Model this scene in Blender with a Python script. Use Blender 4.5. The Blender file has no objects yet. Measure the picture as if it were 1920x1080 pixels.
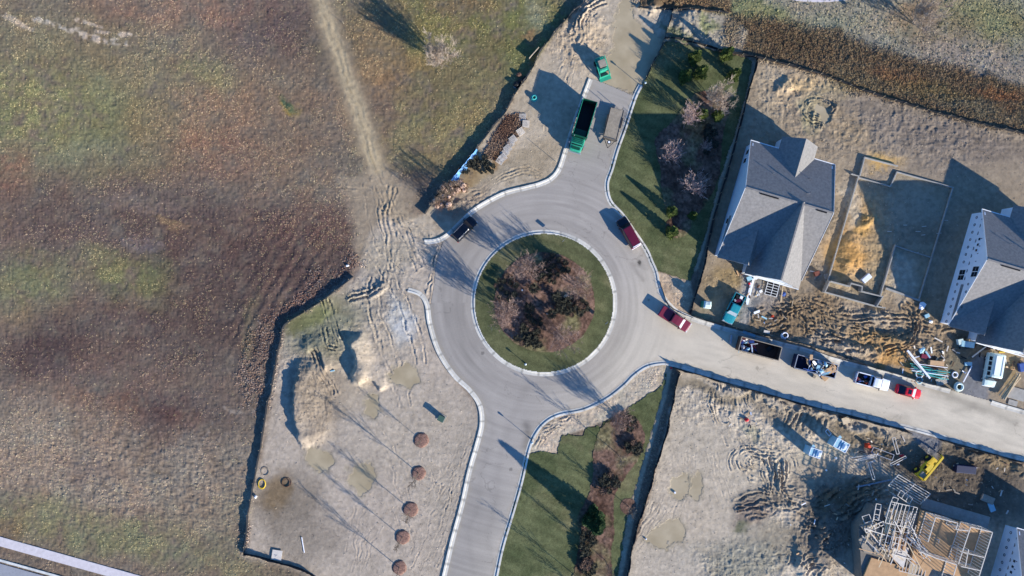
import bpy, bmesh, math, random
import numpy as np
from mathutils import Vector, Matrix

# ------------------------------------------------------------------ camera, sky, sun, exposure
S = 11.0                                   # photograph pixels per metre at ground level
LENS = 24.0
CH = 1920 / S * LENS / 36.0                # height of the drone above the ground
scene = bpy.context.scene
C = scene.collection
cam_data = bpy.data.cameras.new("camera"); cam_data.lens = LENS; cam_data.sensor_width = 36
cam_data.clip_start = 1; cam_data.clip_end = 9000
cam = bpy.data.objects.new("camera", cam_data); C.objects.link(cam)
cam.location = (0, 0, CH); cam.rotation_euler = (0, 0, 0)
scene.camera = cam
ELEV = math.radians(19.5)
SX, SY = 0.774, -0.633                     # horizontal direction towards the sun
world = bpy.data.worlds.new("World"); scene.world = world; world.use_nodes = True
wn = world.node_tree.nodes; wl = world.node_tree.links
sky = wn.new("ShaderNodeTexSky"); sky.sky_type = 'NISHITA'; sky.sun_disc = False
sky.sun_elevation = ELEV; sky.sun_rotation = math.atan2(SX, SY); sky.air_density = 1.0; sky.dust_density = 0.2; sky.ozone_density = 4.0
tint = wn.new("ShaderNodeMix"); tint.data_type = 'RGBA'; tint.blend_type = 'MULTIPLY'; tint.inputs[0].default_value = 1.0; tint.inputs[7].default_value = (0.58, 1.0, 1.50, 1)
wl.new(sky.outputs[0], tint.inputs[6]); wl.new(tint.outputs[2], wn["Background"].inputs[0]); wn["Background"].inputs[1].default_value = 0.092
sd = bpy.data.lights.new("sun", 'SUN'); sd.energy = 5.0; sd.angle = math.radians(0.55); sd.color = (1.0, 0.95, 0.88)
sun = bpy.data.objects.new("sun", sd); C.objects.link(sun)
sun.rotation_euler = Vector((SX*math.cos(ELEV), SY*math.cos(ELEV), math.sin(ELEV))).to_track_quat('Z', 'Y').to_euler()
scene.view_settings.view_transform = 'Standard'; scene.view_settings.look = 'None'
scene.view_settings.gamma = 1.0; scene.view_settings.exposure = 0.83

# ------------------------------------------------------------------ helpers
def W(px, py, h=0.0):
    k = (CH - h) / CH
    return Vector(((px-960)/S*k, (540-py)/S*k, h))
def lin(c):
    c = [v/255.0 for v in c[:3]]
    return tuple((v/12.92 if v <= 0.04045 else ((v+0.055)/1.055)**2.4) for v in c)

def tag(o, label=None, cat=None, group=None, kind=None):
    if label: o['label'] = label
    if cat: o['category'] = cat
    if group: o['group'] = group
    if kind: o['kind'] = kind
    return o
def thing(name, label, cat, loc, rz=0.0, group=None):
    o = bpy.data.objects.new(name, None); C.objects.link(o)
    o.location = loc; o.rotation_euler = (0, 0, rz); o.empty_display_size = 0.5
    return tag(o, label, cat, group)
def dup(root, loc, rz, label=None, group=None, scale=None):
    r = root.copy(); C.objects.link(r); r.location = loc; r.rotation_euler = (0, 0, rz)
    if scale: r.scale = (scale, scale, scale)
    if label: r['label'] = label
    if group: r['group'] = group
    for ch in list(root.children):
        c = ch.copy(); C.objects.link(c); c.parent = r
        for g in list(ch.children):
            d = g.copy(); C.objects.link(d); d.parent = c
    return r

class MB:
    def __init__(s): s.v = []; s.f = []; s.m = []; s.smooth = False
    def add(s, vs, fs, mi=0):
        b = len(s.v); s.v += [tuple(p) for p in vs]
        for f in fs: s.f.append(tuple(b+i for i in f)); s.m.append(mi)
        return s
    def box(s, c, d, rz=0.0, mi=0, top=1.0):
        cx, cy, cz = c; x, y, z = d[0]/2, d[1]/2, d[2]/2
        vs = []
        for dz, t in ((-z, 1), (z, top)):
            for dx, dy in ((-x, -y), (x, -y), (x, y), (-x, y)):
                a, b = dx*t, dy*t
                vs.append((cx+a*math.cos(rz)-b*math.sin(rz), cy+a*math.sin(rz)+b*math.cos(rz), cz+dz))
        return s.add(vs, [(3,2,1,0),(4,5,6,7),(0,1,5,4),(1,2,6,5),(2,3,7,6),(3,0,4,7)], mi)
    def beam(s, p, q, w, h, mi=0, up=(0,0,1)):
        p = Vector(p); q = Vector(q); d = (q-p)
        if d.length < 1e-6: return s
        d.normalize(); u = Vector(up)
        if abs(d.dot(u)) > 0.95: u = Vector((1,0,0))
        r = d.cross(u).normalized(); u = r.cross(d).normalized()
        vs = []
        for e in (p, q):
            for a, b in ((-1,-1),(1,-1),(1,1),(-1,1)):
                vs.append(e + r*(a*w/2) + u*(b*h/2))
        return s.add(vs, [(3,2,1,0),(4,5,6,7),(0,1,5,4),(1,2,6,5),(2,3,7,6),(3,0,4,7)], mi)
    def tube(s, p, q, r0, r1=None, n=6, mi=0, caps=True):
        r1 = r0 if r1 is None else r1
        p = Vector(p); q = Vector(q); d = (q-p)
        if d.length < 1e-6: return s
        d.normalize(); u = Vector((0,0,1)) if abs(d.z) < 0.95 else Vector((1,0,0))
        a = d.cross(u).normalized(); b = d.cross(a)
        vs = []
        for e, r in ((p, r0), (q, r1)):
            for i in range(n):
                t = 2*math.pi*i/n; vs.append(e + a*(math.cos(t)*r) + b*(math.sin(t)*r))
        fs = [(i, i+n, (i+1)%n+n, (i+1)%n) for i in range(n)]
        if caps: fs += [tuple(range(n)), tuple(range(2*n-1, n-1, -1))]
        return s.add(vs, fs, mi)
    def prism(s, pts, z0, z1, mi=0):
        n = len(pts); a = sum(pts[i][0]*pts[(i+1)%n][1]-pts[(i+1)%n][0]*pts[i][1] for i in range(n))
        if a < 0: pts = pts[::-1]
        vs = [(p[0], p[1], z0) for p in pts] + [(p[0], p[1], z1) for p in pts]
        fs = [tuple(range(n-1, -1, -1)), tuple(range(n, 2*n))] + [(i, (i+1)%n, (i+1)%n+n, i+n) for i in range(n)]
        return s.add(vs, fs, mi)
    def torus(s, c, R, r, n=24, k=6, mi=0, tilt=None):
        vs = []; fs = []
        for i in range(n):
            a = 2*math.pi*i/n
            for j in range(k):
                b = 2*math.pi*j/k
                p = Vector(((R+r*math.cos(b))*math.cos(a), (R+r*math.cos(b))*math.sin(a), r*math.sin(b)))
                if tilt: p = tilt @ p
                vs.append(p+Vector(c))
        for i in range(n):
            for j in range(k):
                fs.append((i*k+j, ((i+1)%n)*k+j, ((i+1)%n)*k+(j+1)%k, i*k+(j+1)%k))
        return s.add(vs, fs, mi)
    def lump(s, c, r, seed=0, nu=10, nv=7, jag=0.18, mi=0):
        rr = random.Random(seed); cx, cy, cz = c; rx, ry, rz_ = r
        vs = []; fs = []
        for j in range(nv+1):
            ph = math.pi*j/nv
            for i in range(nu):
                t = 2*math.pi*i/nu; k = 1+rr.uniform(-jag, jag)
                vs.append((cx+rx*k*math.sin(ph)*math.cos(t), cy+ry*k*math.sin(ph)*math.sin(t), cz+rz_*k*math.cos(ph)))
        for j in range(nv):
            for i in range(nu):
                fs.append((j*nu+i, (j+1)*nu+i, (j+1)*nu+(i+1)%nu, j*nu+(i+1)%nu))
        return s.add(vs, fs, mi)
    def loft(s, secs, mi=0, caps=True):
        n = len(secs[0]); vs = [p for sec in secs for p in sec]; fs = []
        for k in range(len(secs)-1):
            for i in range(n):
                fs.append((k*n+i, k*n+(i+1)%n, (k+1)*n+(i+1)%n, (k+1)*n+i))
        if caps: fs += [tuple(range(n-1,-1,-1)), tuple(range((len(secs)-1)*n, len(secs)*n))]
        return s.add(vs, fs, mi)
    def build(s, name, mats, parent=None, smooth=False, bevel=0.0):
        me = bpy.data.meshes.new(name); me.from_pydata(s.v, [], s.f)
        if not isinstance(mats, (list, tuple)): mats = [mats]
        for m in mats: me.materials.append(m)
        if len(mats) > 1: me.polygons.foreach_set('material_index', s.m)
        if smooth: me.polygons.foreach_set('use_smooth', [True]*len(me.polygons))
        me.update()
        o = bpy.data.objects.new(name, me); C.objects.link(o)
        if parent: o.parent = parent
        if bevel:
            b = o.modifiers.new('bevel', 'BEVEL'); b.width = bevel; b.segments = 2; b.limit_method = 'ANGLE'
        return o

def mat(name, col, rough=0.8, var=0.12, sc=3.0, bump=0.0, bsc=20.0, metal=0.0, coat=0.0, attr=None, spec=0.3, col2=None):
    m = bpy.data.materials.new(name); m.use_nodes = True
    nt = m.node_tree; n = nt.nodes; l = nt.links; b = n["Principled BSDF"]
    b.inputs['Roughness'].default_value = rough; b.inputs['Metallic'].default_value = metal
    b.inputs['Coat Weight'].default_value = coat; b.inputs['Specular IOR Level'].default_value = spec
    geo = n.new('ShaderNodeNewGeometry')
    nz = n.new('ShaderNodeTexNoise'); nz.inputs['Scale'].default_value = sc; nz.inputs['Detail'].default_value = 6
    nz.inputs['Roughness'].default_value = 0.65
    l.new(geo.outputs['Position'], nz.inputs['Vector'])
    mix = n.new('ShaderNodeMix'); mix.data_type = 'RGBA'
    if attr:
        at = n.new('ShaderNodeAttribute'); at.attribute_name = attr; src = at.outputs['Color']
        mul = n.new('ShaderNodeMix'); mul.data_type = 'RGBA'; mul.blend_type = 'MULTIPLY'; mul.inputs[0].default_value = 1.0
        l.new(src, mul.inputs[6])
        ramp = n.new('ShaderNodeMapRange'); ramp.inputs[1].default_value = 0.25; ramp.inputs[2].default_value = 0.75
        ramp.inputs[3].default_value = 1-var; ramp.inputs[4].default_value = 1+var; ramp.clamp = False
        l.new(nz.outputs[0], ramp.inputs[0]); l.new(ramp.outputs[0], mul.inputs[7]); l.new(mul.outputs[2], b.inputs['Base Color'])
    else:
        c = lin(col); c2 = lin(col2) if col2 else c
        mix.inputs[6].default_value = (*[v*(1-var) for v in c], 1); mix.inputs[7].default_value = (*[min(1, v*(1+var)) for v in c2], 1)
        mr = n.new('ShaderNodeMapRange'); mr.inputs[1].default_value = 0.3; mr.inputs[2].default_value = 0.7
        l.new(nz.outputs[0], mr.inputs[0]); l.new(mr.outputs[0], mix.inputs[0]); l.new(mix.outputs[2], b.inputs['Base Color'])
    if bump:
        bz = n.new('ShaderNodeTexNoise'); bz.inputs['Scale'].default_value = bsc; bz.inputs['Detail'].default_value = 4
        l.new(geo.outputs['Position'], bz.inputs['Vector'])
        bp = n.new('ShaderNodeBump'); bp.inputs['Strength'].default_value = 1.0; bp.inputs['Distance'].default_value = bump
        l.new(bz.outputs[0], bp.inputs['Height']); l.new(bp.outputs[0], b.inputs['Normal'])
    return m

def glassy(name, col, rough=0.08, spec=0.8):
    return mat(name, col, rough=rough, var=0.05, spec=spec)

M = {}
M['ground'] = mat('soil and weeds', (0,0,0), 0.95, 0.22, 1.1, 0.045, 8.0, attr='Col', spec=0.1)
M['road'] = mat('asphalt', (0,0,0), 0.88, 0.10, 6.0, 0.004, 60.0, attr='Col', spec=0.25)
M['lawn'] = mat('lawn turf', (0,0,0), 0.95, 0.35, 5.0, 0.06, 9.0, attr='Col', spec=0.1)
M['mulch'] = mat('bark mulch', (0,0,0), 0.95, 0.5, 9.0, 0.06, 12.0, attr='Col', spec=0.1)
M['puddle'] = mat('muddy water', (0,0,0), 0.3, 0.10, 0.5, 0.0, attr='Col', spec=0.5)
M['kerb'] = mat('kerb concrete', (208,205,194), 0.85, 0.24, 1.2, 0.004, 40)
M['kerbv'] = mat('jointed kerb concrete', (0,0,0), 0.85, 0.16, 1.5, 0.004, 40, attr='Col')
M['concrete'] = mat('poured concrete', (158,153,142), 0.85, 0.18, 1.5, 0.005, 30)
M['fabric'] = mat('black silt fence fabric', (38,40,44), 0.6, 0.35, 2.5, 0.01, 20)
M['bluefab'] = mat('blue tarpaulin', (95,150,200), 0.5, 0.15, 1.5)
M['stake'] = mat('pale wooden stake', (190,172,140), 0.8, 0.2, 5)
M['bark'] = mat('grey brown bark', (120,105,90), 0.9, 0.25, 5)
M['twig'] = mat('pale bare twigs', (176,158,138), 0.9, 0.25, 3)
M['twigpink'] = mat('reddish bare twigs', (160,130,120), 0.9, 0.3, 3, col2=(196,172,158))
M['twigbrown'] = mat('brown bare twigs', (152,128,114), 0.9, 0.3, 3)
M['leafdark'] = mat('dark evergreen needles', (42,58,34), 0.85, 0.5, 2.5, col2=(62,86,44))
M['leaflight'] = mat('yellow green evergreen needles', (60,74,36), 0.85, 0.5, 2.5, col2=(100,112,50))
M['shrub'] = mat('dull green shrub leaves', (40,42,34), 0.9, 0.5, 3, col2=(66,64,50))
M['shrubbrown'] = mat('dry brown shrub twigs', (78,60,50), 0.9, 0.45, 4, col2=(110,88,72))
M['wood'] = mat('fresh pine lumber', (208,184,146), 0.75, 0.18, 2)
M['woodpale'] = mat('pale weathered lumber', (208,198,182), 0.75, 0.15, 2)
M['woodgrey'] = mat('grey weathered lumber', (150,138,120), 0.85, 0.25, 2)
M['osb'] = mat('tan plywood deck', (184,146,104), 0.85, 0.18, 1.2, 0.0)
M['shingle'] = mat('grey brown roof shingles', (124,119,112), 0.75, 0.28, 2.5, 0.008, 22, spec=.7)
M['siding'] = mat('pale vinyl siding', (205,210,212), 0.6, 0.06, 0.8)
M['wrap'] = mat('white house wrap', (222,226,230), 0.5, 0.06, 0.8)
M['trim'] = mat('white trim board', (232,232,228), 0.6, 0.05, 1)
M['brick'] = mat('red brick veneer', (120,72,58), 0.9, 0.3, 8)
M['glass'] = glassy('dark window glass', (24,28,40))
M['glasspale'] = glassy('pale windscreen glass', (175,185,185), 0.2)
M['black'] = mat('black plastic', (22,22,24), 0.5, 0.2, 3)
M['rubber'] = mat('tyre rubber', (30,30,32), 0.85, 0.2, 6)
M['steel'] = mat('galvanised steel', (165,168,172), 0.4, 0.12, 3, metal=0.5)
M['rust'] = mat('rusty steel', (96,70,56), 0.8, 0.35, 3)
M['white'] = mat('white paint', (235,236,236), 0.35, 0.04, 1, coat=0.4)
M['paintblack'] = mat('black car paint', (14,16,22), 0.25, 0.1, 1, coat=0.8)
M['maroon'] = mat('maroon car paint', (92,22,42), 0.32, 0.12, 1, coat=0.6)
M['maroon2'] = mat('faded maroon car paint', (122,42,58), 0.4, 0.12, 1, coat=0.3)
M['red'] = mat('red car paint', (205,28,40), 0.3, 0.08, 1, coat=0.6)
M['teal'] = mat('teal car paint', (38,140,148), 0.35, 0.08, 1, coat=0.4)
M['green'] = mat('green machine paint', (44,148,118), 0.45, 0.12, 2)
M['truckgreen'] = mat('dark green truck paint', (16,74,56), 0.45, 0.15, 2)
M['yellow'] = mat('yellow machine paint', (212,178,48), 0.5, 0.12, 2)
M['orange'] = mat('orange plastic', (226,76,40), 0.6, 0.1, 2)
M['mint'] = mat('pale mint van paint', (205,220,208), 0.35, 0.05, 1, coat=0.4)
M['bluewhite'] = mat('pale blue plastic', (150,190,200), 0.5, 0.1, 2)
M['blue'] = mat('blue painted steel', (52,84,150), 0.6, 0.2, 2)
M['darkblue'] = mat('dark blue painted steel', (26,36,66), 0.6, 0.25, 2)
M['tealpipe'] = mat('teal plastic pipe', (70,170,160), 0.5, 0.1, 3)
M['whitepipe'] = mat('white plastic pipe', (238,238,240), 0.5, 0.04, 3)
M['cardboard'] = mat('tan cardboard', (196,158,116), 0.8, 0.12, 2)
M['burlap'] = mat('burlap root ball', (205,172,148), 0.9, 0.25, 4, 0.02, 20)
M['darkmetal'] = mat('dark bronze metal', (52,50,48), 0.5, 0.2, 3)
M['grating'] = mat('boxed green cabinet paint', (66,92,78), 0.6, 0.1, 2)

# ------------------------------------------------------------------ noise on a grid
def _hash(ix, iy, seed):
    h = (ix.astype(np.int64)*374761393 + iy.astype(np.int64)*668265263 + seed*1274126177) & 0xffffffff
    h = ((h ^ (h >> 13)) * 1274126177) & 0xffffffff
    return ((h ^ (h >> 16)) & 0xffff) / 65535.0
def vnoise(x, y, seed=0):
    ix = np.floor(x); iy = np.floor(y); fx = x-ix; fy = y-iy
    fx = fx*fx*fx*(fx*(fx*6-15)+10); fy = fy*fy*fy*(fy*(fy*6-15)+10)
    a = _hash(ix, iy, seed); b = _hash(ix+1, iy, seed); c = _hash(ix, iy+1, seed); d = _hash(ix+1, iy+1, seed)
    return (a*(1-fx)+b*fx)*(1-fy) + (c*(1-fx)+d*fx)*fy
def fbm(x, y, sc, octs=4, seed=0, gain=0.5):
    t = 0; a = 1; n = 0; ca, sa = math.cos(0.6), math.sin(0.6)
    x = x/sc; y = y/sc
    for k in range(octs):
        t = t + a*(vnoise(x, y, seed+k*17)*2-1); n += a; a *= gain
        x, y = (x*ca-y*sa)*2.03+3.1, (x*sa+y*ca)*2.03+7.7
    return t/n
def ridged(x, y, sc, octs=3, seed=0):
    t = 0; a = 1; n = 0; x = x/sc; y = y/sc
    for k in range(octs):
        t = t + a*(1-np.abs(vnoise(x, y, seed+k*31)*2-1)*2); n += a; a *= .5
        x = x*2.1+5.3; y = y*2.1+1.7
    return t/n
def sstep(a, b, x):
    t = np.clip((x-a)/(b-a), 0, 1); return t*t*(3-2*t)

STEP = 1.5
ax = np.concatenate([[-30000,-9000,-3000,-1200,-500,-200,-90,-50], np.arange(-30, 1951, STEP), [1975,2020,2120,2420,3200,5000,11000,32000]])
ay = np.concatenate([[-30000,-9000,-3000,-1200,-500,-200,-90,-50], np.arange(-30, 1111, STEP), [1135,1180,1280,1580,2400,4200,10000,31000]])
GX, GY = np.meshgrid(ax, ay)
X = (GX-960)/S; Y = (540-GY)/S
NY, NX = GX.shape
w1 = fbm(X, Y, 6, 4, 11); w2 = fbm(X, Y, 6, 4, 12)
n_small = fbm(X, Y, 0.7, 3, 21); n_mid = fbm(X, Y, 2.4, 4, 22); n_big = fbm(X, Y, 12, 4, 23); n_fine = fbm(X, Y, 0.35, 2, 24)
WX = GX + 26*w1 + 9*n_mid; WY = GY + 26*w2 + 9*n_small

def blob(cx, cy, rx, ry=None, ang=0, soft=0.55, warp=True):
    ry = ry or rx; a = math.radians(ang)
    gx, gy = (WX, WY) if warp else (GX, GY)
    dx = gx-cx; dy = gy-cy
    d = np.sqrt(((dx*math.cos(a)+dy*math.sin(a))/rx)**2 + ((-dx*math.sin(a)+dy*math.cos(a))/ry)**2)
    return 1-sstep(1-soft, 1+soft, d)
def sdist(pts, gx=None, gy=None):
    """signed distance in photo pixels, positive inside"""
    gx = GX if gx is None else gx; gy = GY if gy is None else gy
    P = np.array(pts, float); n = len(P)
    out = np.full(gx.shape, -200.0)
    x0, y0 = P.min(0)-60; x1, y1 = P.max(0)+60
    sel = (gx > x0) & (gx < x1) & (gy > y0) & (gy < y1)
    x = gx[sel]; y = gy[sel]
    d = np.full(x.shape, 1e9); ins = np.zeros(x.shape, bool)
    for i in range(n):
        ax_, ay_ = P[i]; bx, by = P[(i+1) % n]
        ex, ey = bx-ax_, by-ay_; L = ex*ex+ey*ey+1e-9
        t = np.clip(((x-ax_)*ex+(y-ay_)*ey)/L, 0, 1)
        d = np.minimum(d, (x-ax_-t*ex)**2+(y-ay_-t*ey)**2)
        c = ((ay_ > y) != (by > y)) & (x < (bx-ax_)*(y-ay_)/(by-ay_+1e-12)+ax_)
        ins ^= c
    d = np.sqrt(d); out[sel] = np.where(ins, d, -d)
    return out
def ldist(pts, gx=None, gy=None, pad=60):
    """distance to a polyline (px), arclength, signed side"""
    gx = GX if gx is None else gx; gy = GY if gy is None else gy
    P = np.array(pts, float)
    x0, y0 = P.min(0)-pad; x1, y1 = P.max(0)+pad
    sel = (gx > x0) & (gx < x1) & (gy > y0) & (gy < y1)
    x = gx[sel]; y = gy[sel]
    best = np.full(x.shape, 1e9); sa = np.zeros(x.shape); sg = np.zeros(x.shape); acc = 0
    for i in range(len(P)-1):
        a = P[i]; b = P[i+1]; e = b-a; L = math.hypot(*e)+1e-9
        t = np.clip(((x-a[0])*e[0]+(y-a[1])*e[1])/L/L, 0, 1)
        d = np.hypot(x-a[0]-t*e[0], y-a[1]-t*e[1])
        m = d < best; best = np.where(m, d, best); sa = np.where(m, acc+t*L, sa)
        cr = (e[0]*(y-a[1])-e[1]*(x-a[0]))/L; sg = np.where(m, np.sign(cr)*d, sg); acc += L
    return sel, best, sa, sg
def smooth(pts, n=6, closed=False):
    P = [np.array(p, float) for p in pts]; out = []
    m = len(P)
    for i in range(m if closed else m-1):
        p0 = P[(i-1) % m] if closed or i > 0 else P[i]; p1 = P[i]; p2 = P[(i+1) % m]
        p3 = P[(i+2) % m] if closed or i+2 < m else p2
        for k in range(n):
            t = k/n
            out.append(tuple(0.5*((2*p1)+(-p0+p2)*t+(2*p0-5*p1+4*p2-p3)*t*t+(-p0+3*p1-3*p2+p3)*t**3)))
    if not closed: out.append(tuple(P[-1]))
    return out
# ------------------------------------------------------------------ outlines, in pixels of the photograph at ground level
KNW_A = [(796,453),(818,451),(838,441),(860,420),(881,400),(909,381),(947,362),(986,352),(1012,345),(1033,335),(1048,317),(1060,282),(1075,235),(1092,188),(1107,148)]
KNE = [(1202,160),(1190,185),(1172,240),(1157,282),(1147,317),(1139,340),(1139,360),(1146,380),(1167,403),(1186,430),(1211,467),(1222,492),(1230,511),(1236,539),(1247,561),(1267,582),(1291,594),(1318,604),(1367,618),(1459,643),(1515,657),(1560,673),(1637,693),(1687,706),(1719,716),(1781,733)]
KE2 = [(1858,754),(1890,764),(1960,784)]
KS = [(1960,872),(1900,857),(1807,831),(1709,804),(1660,792),(1600,776),(1557,766),(1521,757),(1467,742),(1413,727),(1362,713),(1300,695),(1258,683),(1239,681),(1212,687),(1188,703),(1169,722),(1138,746),(1095,767),(1048,777),(1021,792),(1002,816),(990,847),(978,901),(963,955),(943,1022),(932,1072),(924,1115)]
KW = [(822,1120),(834,1073),(848,1013),(866,946),(880,883),(894,834),(903,795),(899,760),(880,732),(850,703),(822,659),(806,609),(800,571),(787,552),(765,544)]
ROAD = smooth(KNW_A[2:], 4) + [(1130,157),(1165,172),(1190,183)] + smooth(KNE+KE2, 4) + smooth(KS, 4) + smooth(KW[:-2], 4) + [(809,574),(814,546),(819,499),(831,458)]
LAWN1 = [(1248,77),(1300,88),(1400,110),(1410,116),(1400,165),(1390,205),(1380,240),(1350,330),(1325,430),(1305,490),(1294,525),(1264,517),(1233,507)]+[(1222,492),(1211,467),(1186,430),(1167,403),(1146,380),(1139,360),(1139,340),(1147,317),(1157,282),(1172,240),(1190,185),(1206,160),(1222,128)]
BED1 = [(1300,180),(1320,172),(1345,178),(1363,190),(1365,215),(1355,250),(1350,300),(1345,340),(1318,390),(1300,405),(1293,428),(1280,443),(1262,444),(1250,437),(1249,422),(1255,408),(1246,380),(1240,350),(1240,320),(1232,290),(1230,258),(1255,235),(1280,205)]
LAWN2 = [(1250,691),(1245,722),(1200,752),(1161,777),(1148,784),(1132,792),(1127,806),(1120,800),(1108,802),(1099,804),(1093,819),(1066,815),(1062,819),(1054,817),(1045,852),(1009,847),(988,854),(978,901),(963,955),(943,1022),(932,1072),(924,1120),(1150,1120),(1160,1062),(1169,1002),(1180,940),(1192,909),(1215,827),(1239,745)]
BED2 = [(1130,800),(1161,780),(1192,784),(1206,808),(1206,835),(1192,866),(1169,897),(1153,924),(1149,963),(1151,1002),(1145,1033),(1141,1120),(1074,1120),(1085,1033),(1087,1002),(1083,971),(1103,932),(1112,893),(1114,843),(1122,815)]
ISLC = (1020, 568)
WLOT = [(725,410),(770,425),(800,452),(838,441),(831,458),(809,574),(822,659),(850,706),(899,760),(903,795),(880,883),(834,1073),(820,1140),(600,1140),(585,1080),(528,1056),(457,1040),(463,999),(482,876),(509,735),(520,660),(535,609),(661,521),(690,480),(695,440)]
NLOT = [(1110,-60),(1095,5),(1040,62),(990,143),(950,207),(892,281),(843,340),(795,403),(740,420),(797,455),(838,441),(881,400),(947,362),(1033,335),(1060,280),(1107,148),(1130,157),(1190,183),(1202,160),(1246,70),(1262,18),(1365,24),(1340,95),(1262,72),(1246,70),(1262,18),(1270,-60)]
ELOT = [(1421,107),(1509,131),(1667,186),(1801,224),(1975,262),(1975,794),(1858,753),(1687,706),(1459,643),(1318,606),(1294,589),(1336,419),(1386,241)]
SELOT = [(1276,695),(1413,733),(1557,774),(1709,812),(1854,850),(1975,890),(1975,1140),(1165,1140),(1180,1068),(1231,874)]
BRUSH = [(1365,28),(1420,35),(1560,60),(1700,110),(1800,130),(1975,185),(1975,262),(1801,224),(1667,186),(1509,131),(1407,107),(1345,92)]
F_NORTHWEST = [(1112,-25),(1095,5),(1070,28),(1040,62),(1015,95),(1003,118),(990,143),(968,172),(950,207),(925,238),(892,281),(843,340),(820,366),(797,402)]
F_WEST = [(663,519),(617,555),(580,580),(535,609),(526,640),(517,687),(509,735),(503,753),(493,816),(482,876),(473,925),(466,964),(463,1000),(458,1038)]
F_SOUTHWEST = [(458,1038),(490,1044),(528,1056),(560,1064),(590,1080),(620,1100)]
F_PUDDLE = [(1262,18),(1256,38),(1246,72),(1235,98),(1222,122),(1210,150)]
F_TOP = [(1195,15),(1230,18),(1262,18),(1310,18),(1365,25)]
F_NORTHEAST = [(1246,72),(1264,72),(1285,77),(1307,82),(1328,88),(1360,97),(1397,104),(1421,109),(1465,119),(1509,132),(1552,144),(1606,166),(1667,186),(1732,206),(1801,224),(1866,240),(1930,253),(1975,262)]
F_LOT = [(1419,110),(1413,139),(1403,169),(1396,200),(1385,241),(1375,279),(1365,317),(1349,369),(1335,419),(1325,469),(1318,506),(1304,550),(1293,589)]
F_CORNER = [(1237,528),(1248,563),(1261,578),(1278,588),(1300,596)]
F_ROADNORTH = [(1300,594),(1322,600),(1370,612),(1404,622),(1456,634),(1508,646),(1582,670),(1640,690),(1690,704),(1720,714),(1781,729)]
F_ROADSOUTH = [(1262,690),(1280,695),(1320,706),(1362,720),(1413,733),(1467,748),(1521,764),(1557,774),(1600,784),(1660,799),(1706,811)]
F_ROADSOUTH2 = [(1762,825),(1807,838),(1854,850),(1885,860),(1925,868),(1975,882)]
F_SOUTHEAST = [(1272,696),(1260,757),(1248,815),(1229,874),(1213,932),(1190,1002),(1178,1068),(1170,1110)]
PUDDLES = [
 [(1168,-20),(1190,-20),(1185,10),(1192,35),(1215,55),(1240,72),(1232,100),(1220,125),(1209,152),(1196,176),(1165,168),(1140,160),(1128,140),(1132,110),(1150,90),(1155,50),(1160,15)],
 [(735,690),(760,680),(782,690),(785,712),(765,730),(742,722),(728,706)], [(575,842),(592,838),(610,850),(624,866),(618,885),(600,888),(580,872),(570,855)],
 [(690,742),(708,742),(712,770),(700,784),(680,776),(683,758)],
 [(1262,908),(1278,886),(1292,890),(1290,920),(1275,938),(1262,930)], [(1296,898),(1312,886),(1318,905),(1308,935),(1295,925)],
 [(1213,1008),(1232,995),(1252,980),(1275,972),(1284,990),(1278,1012),(1260,1018),(1245,1030),(1222,1028),(1208,1020)],
 [(655,880),(690,870),(700,900),(680,925),(655,905)], [(1536,198),(1552,204),(1556,226),(1548,238),(1535,225)],]

road_d = sdist(ROAD); l1 = sdist(LAWN1); l2 = sdist(LAWN2)
b1 = sdist(smooth(BED1, 3, True)); b2 = sdist(smooth(BED2, 3, True))
isl_r = np.hypot(GX-ISLC[0], GY-ISLC[1])
bed0 = 93 + 2*n_mid - np.hypot((GX-1021)*1.0, (GY-567)*1.0)
ring = 14
kmin = np.full(GX.shape, 99.0)
for k in (KNW_A, KNE, KE2, KS, KW):
    sel, d, s_, g_ = ldist(smooth(k, 3)); kmin[sel] = np.minimum(kmin[sel], d)
inside_hard = np.maximum.reduce([road_d, l1, l2, 136-isl_r])

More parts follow.
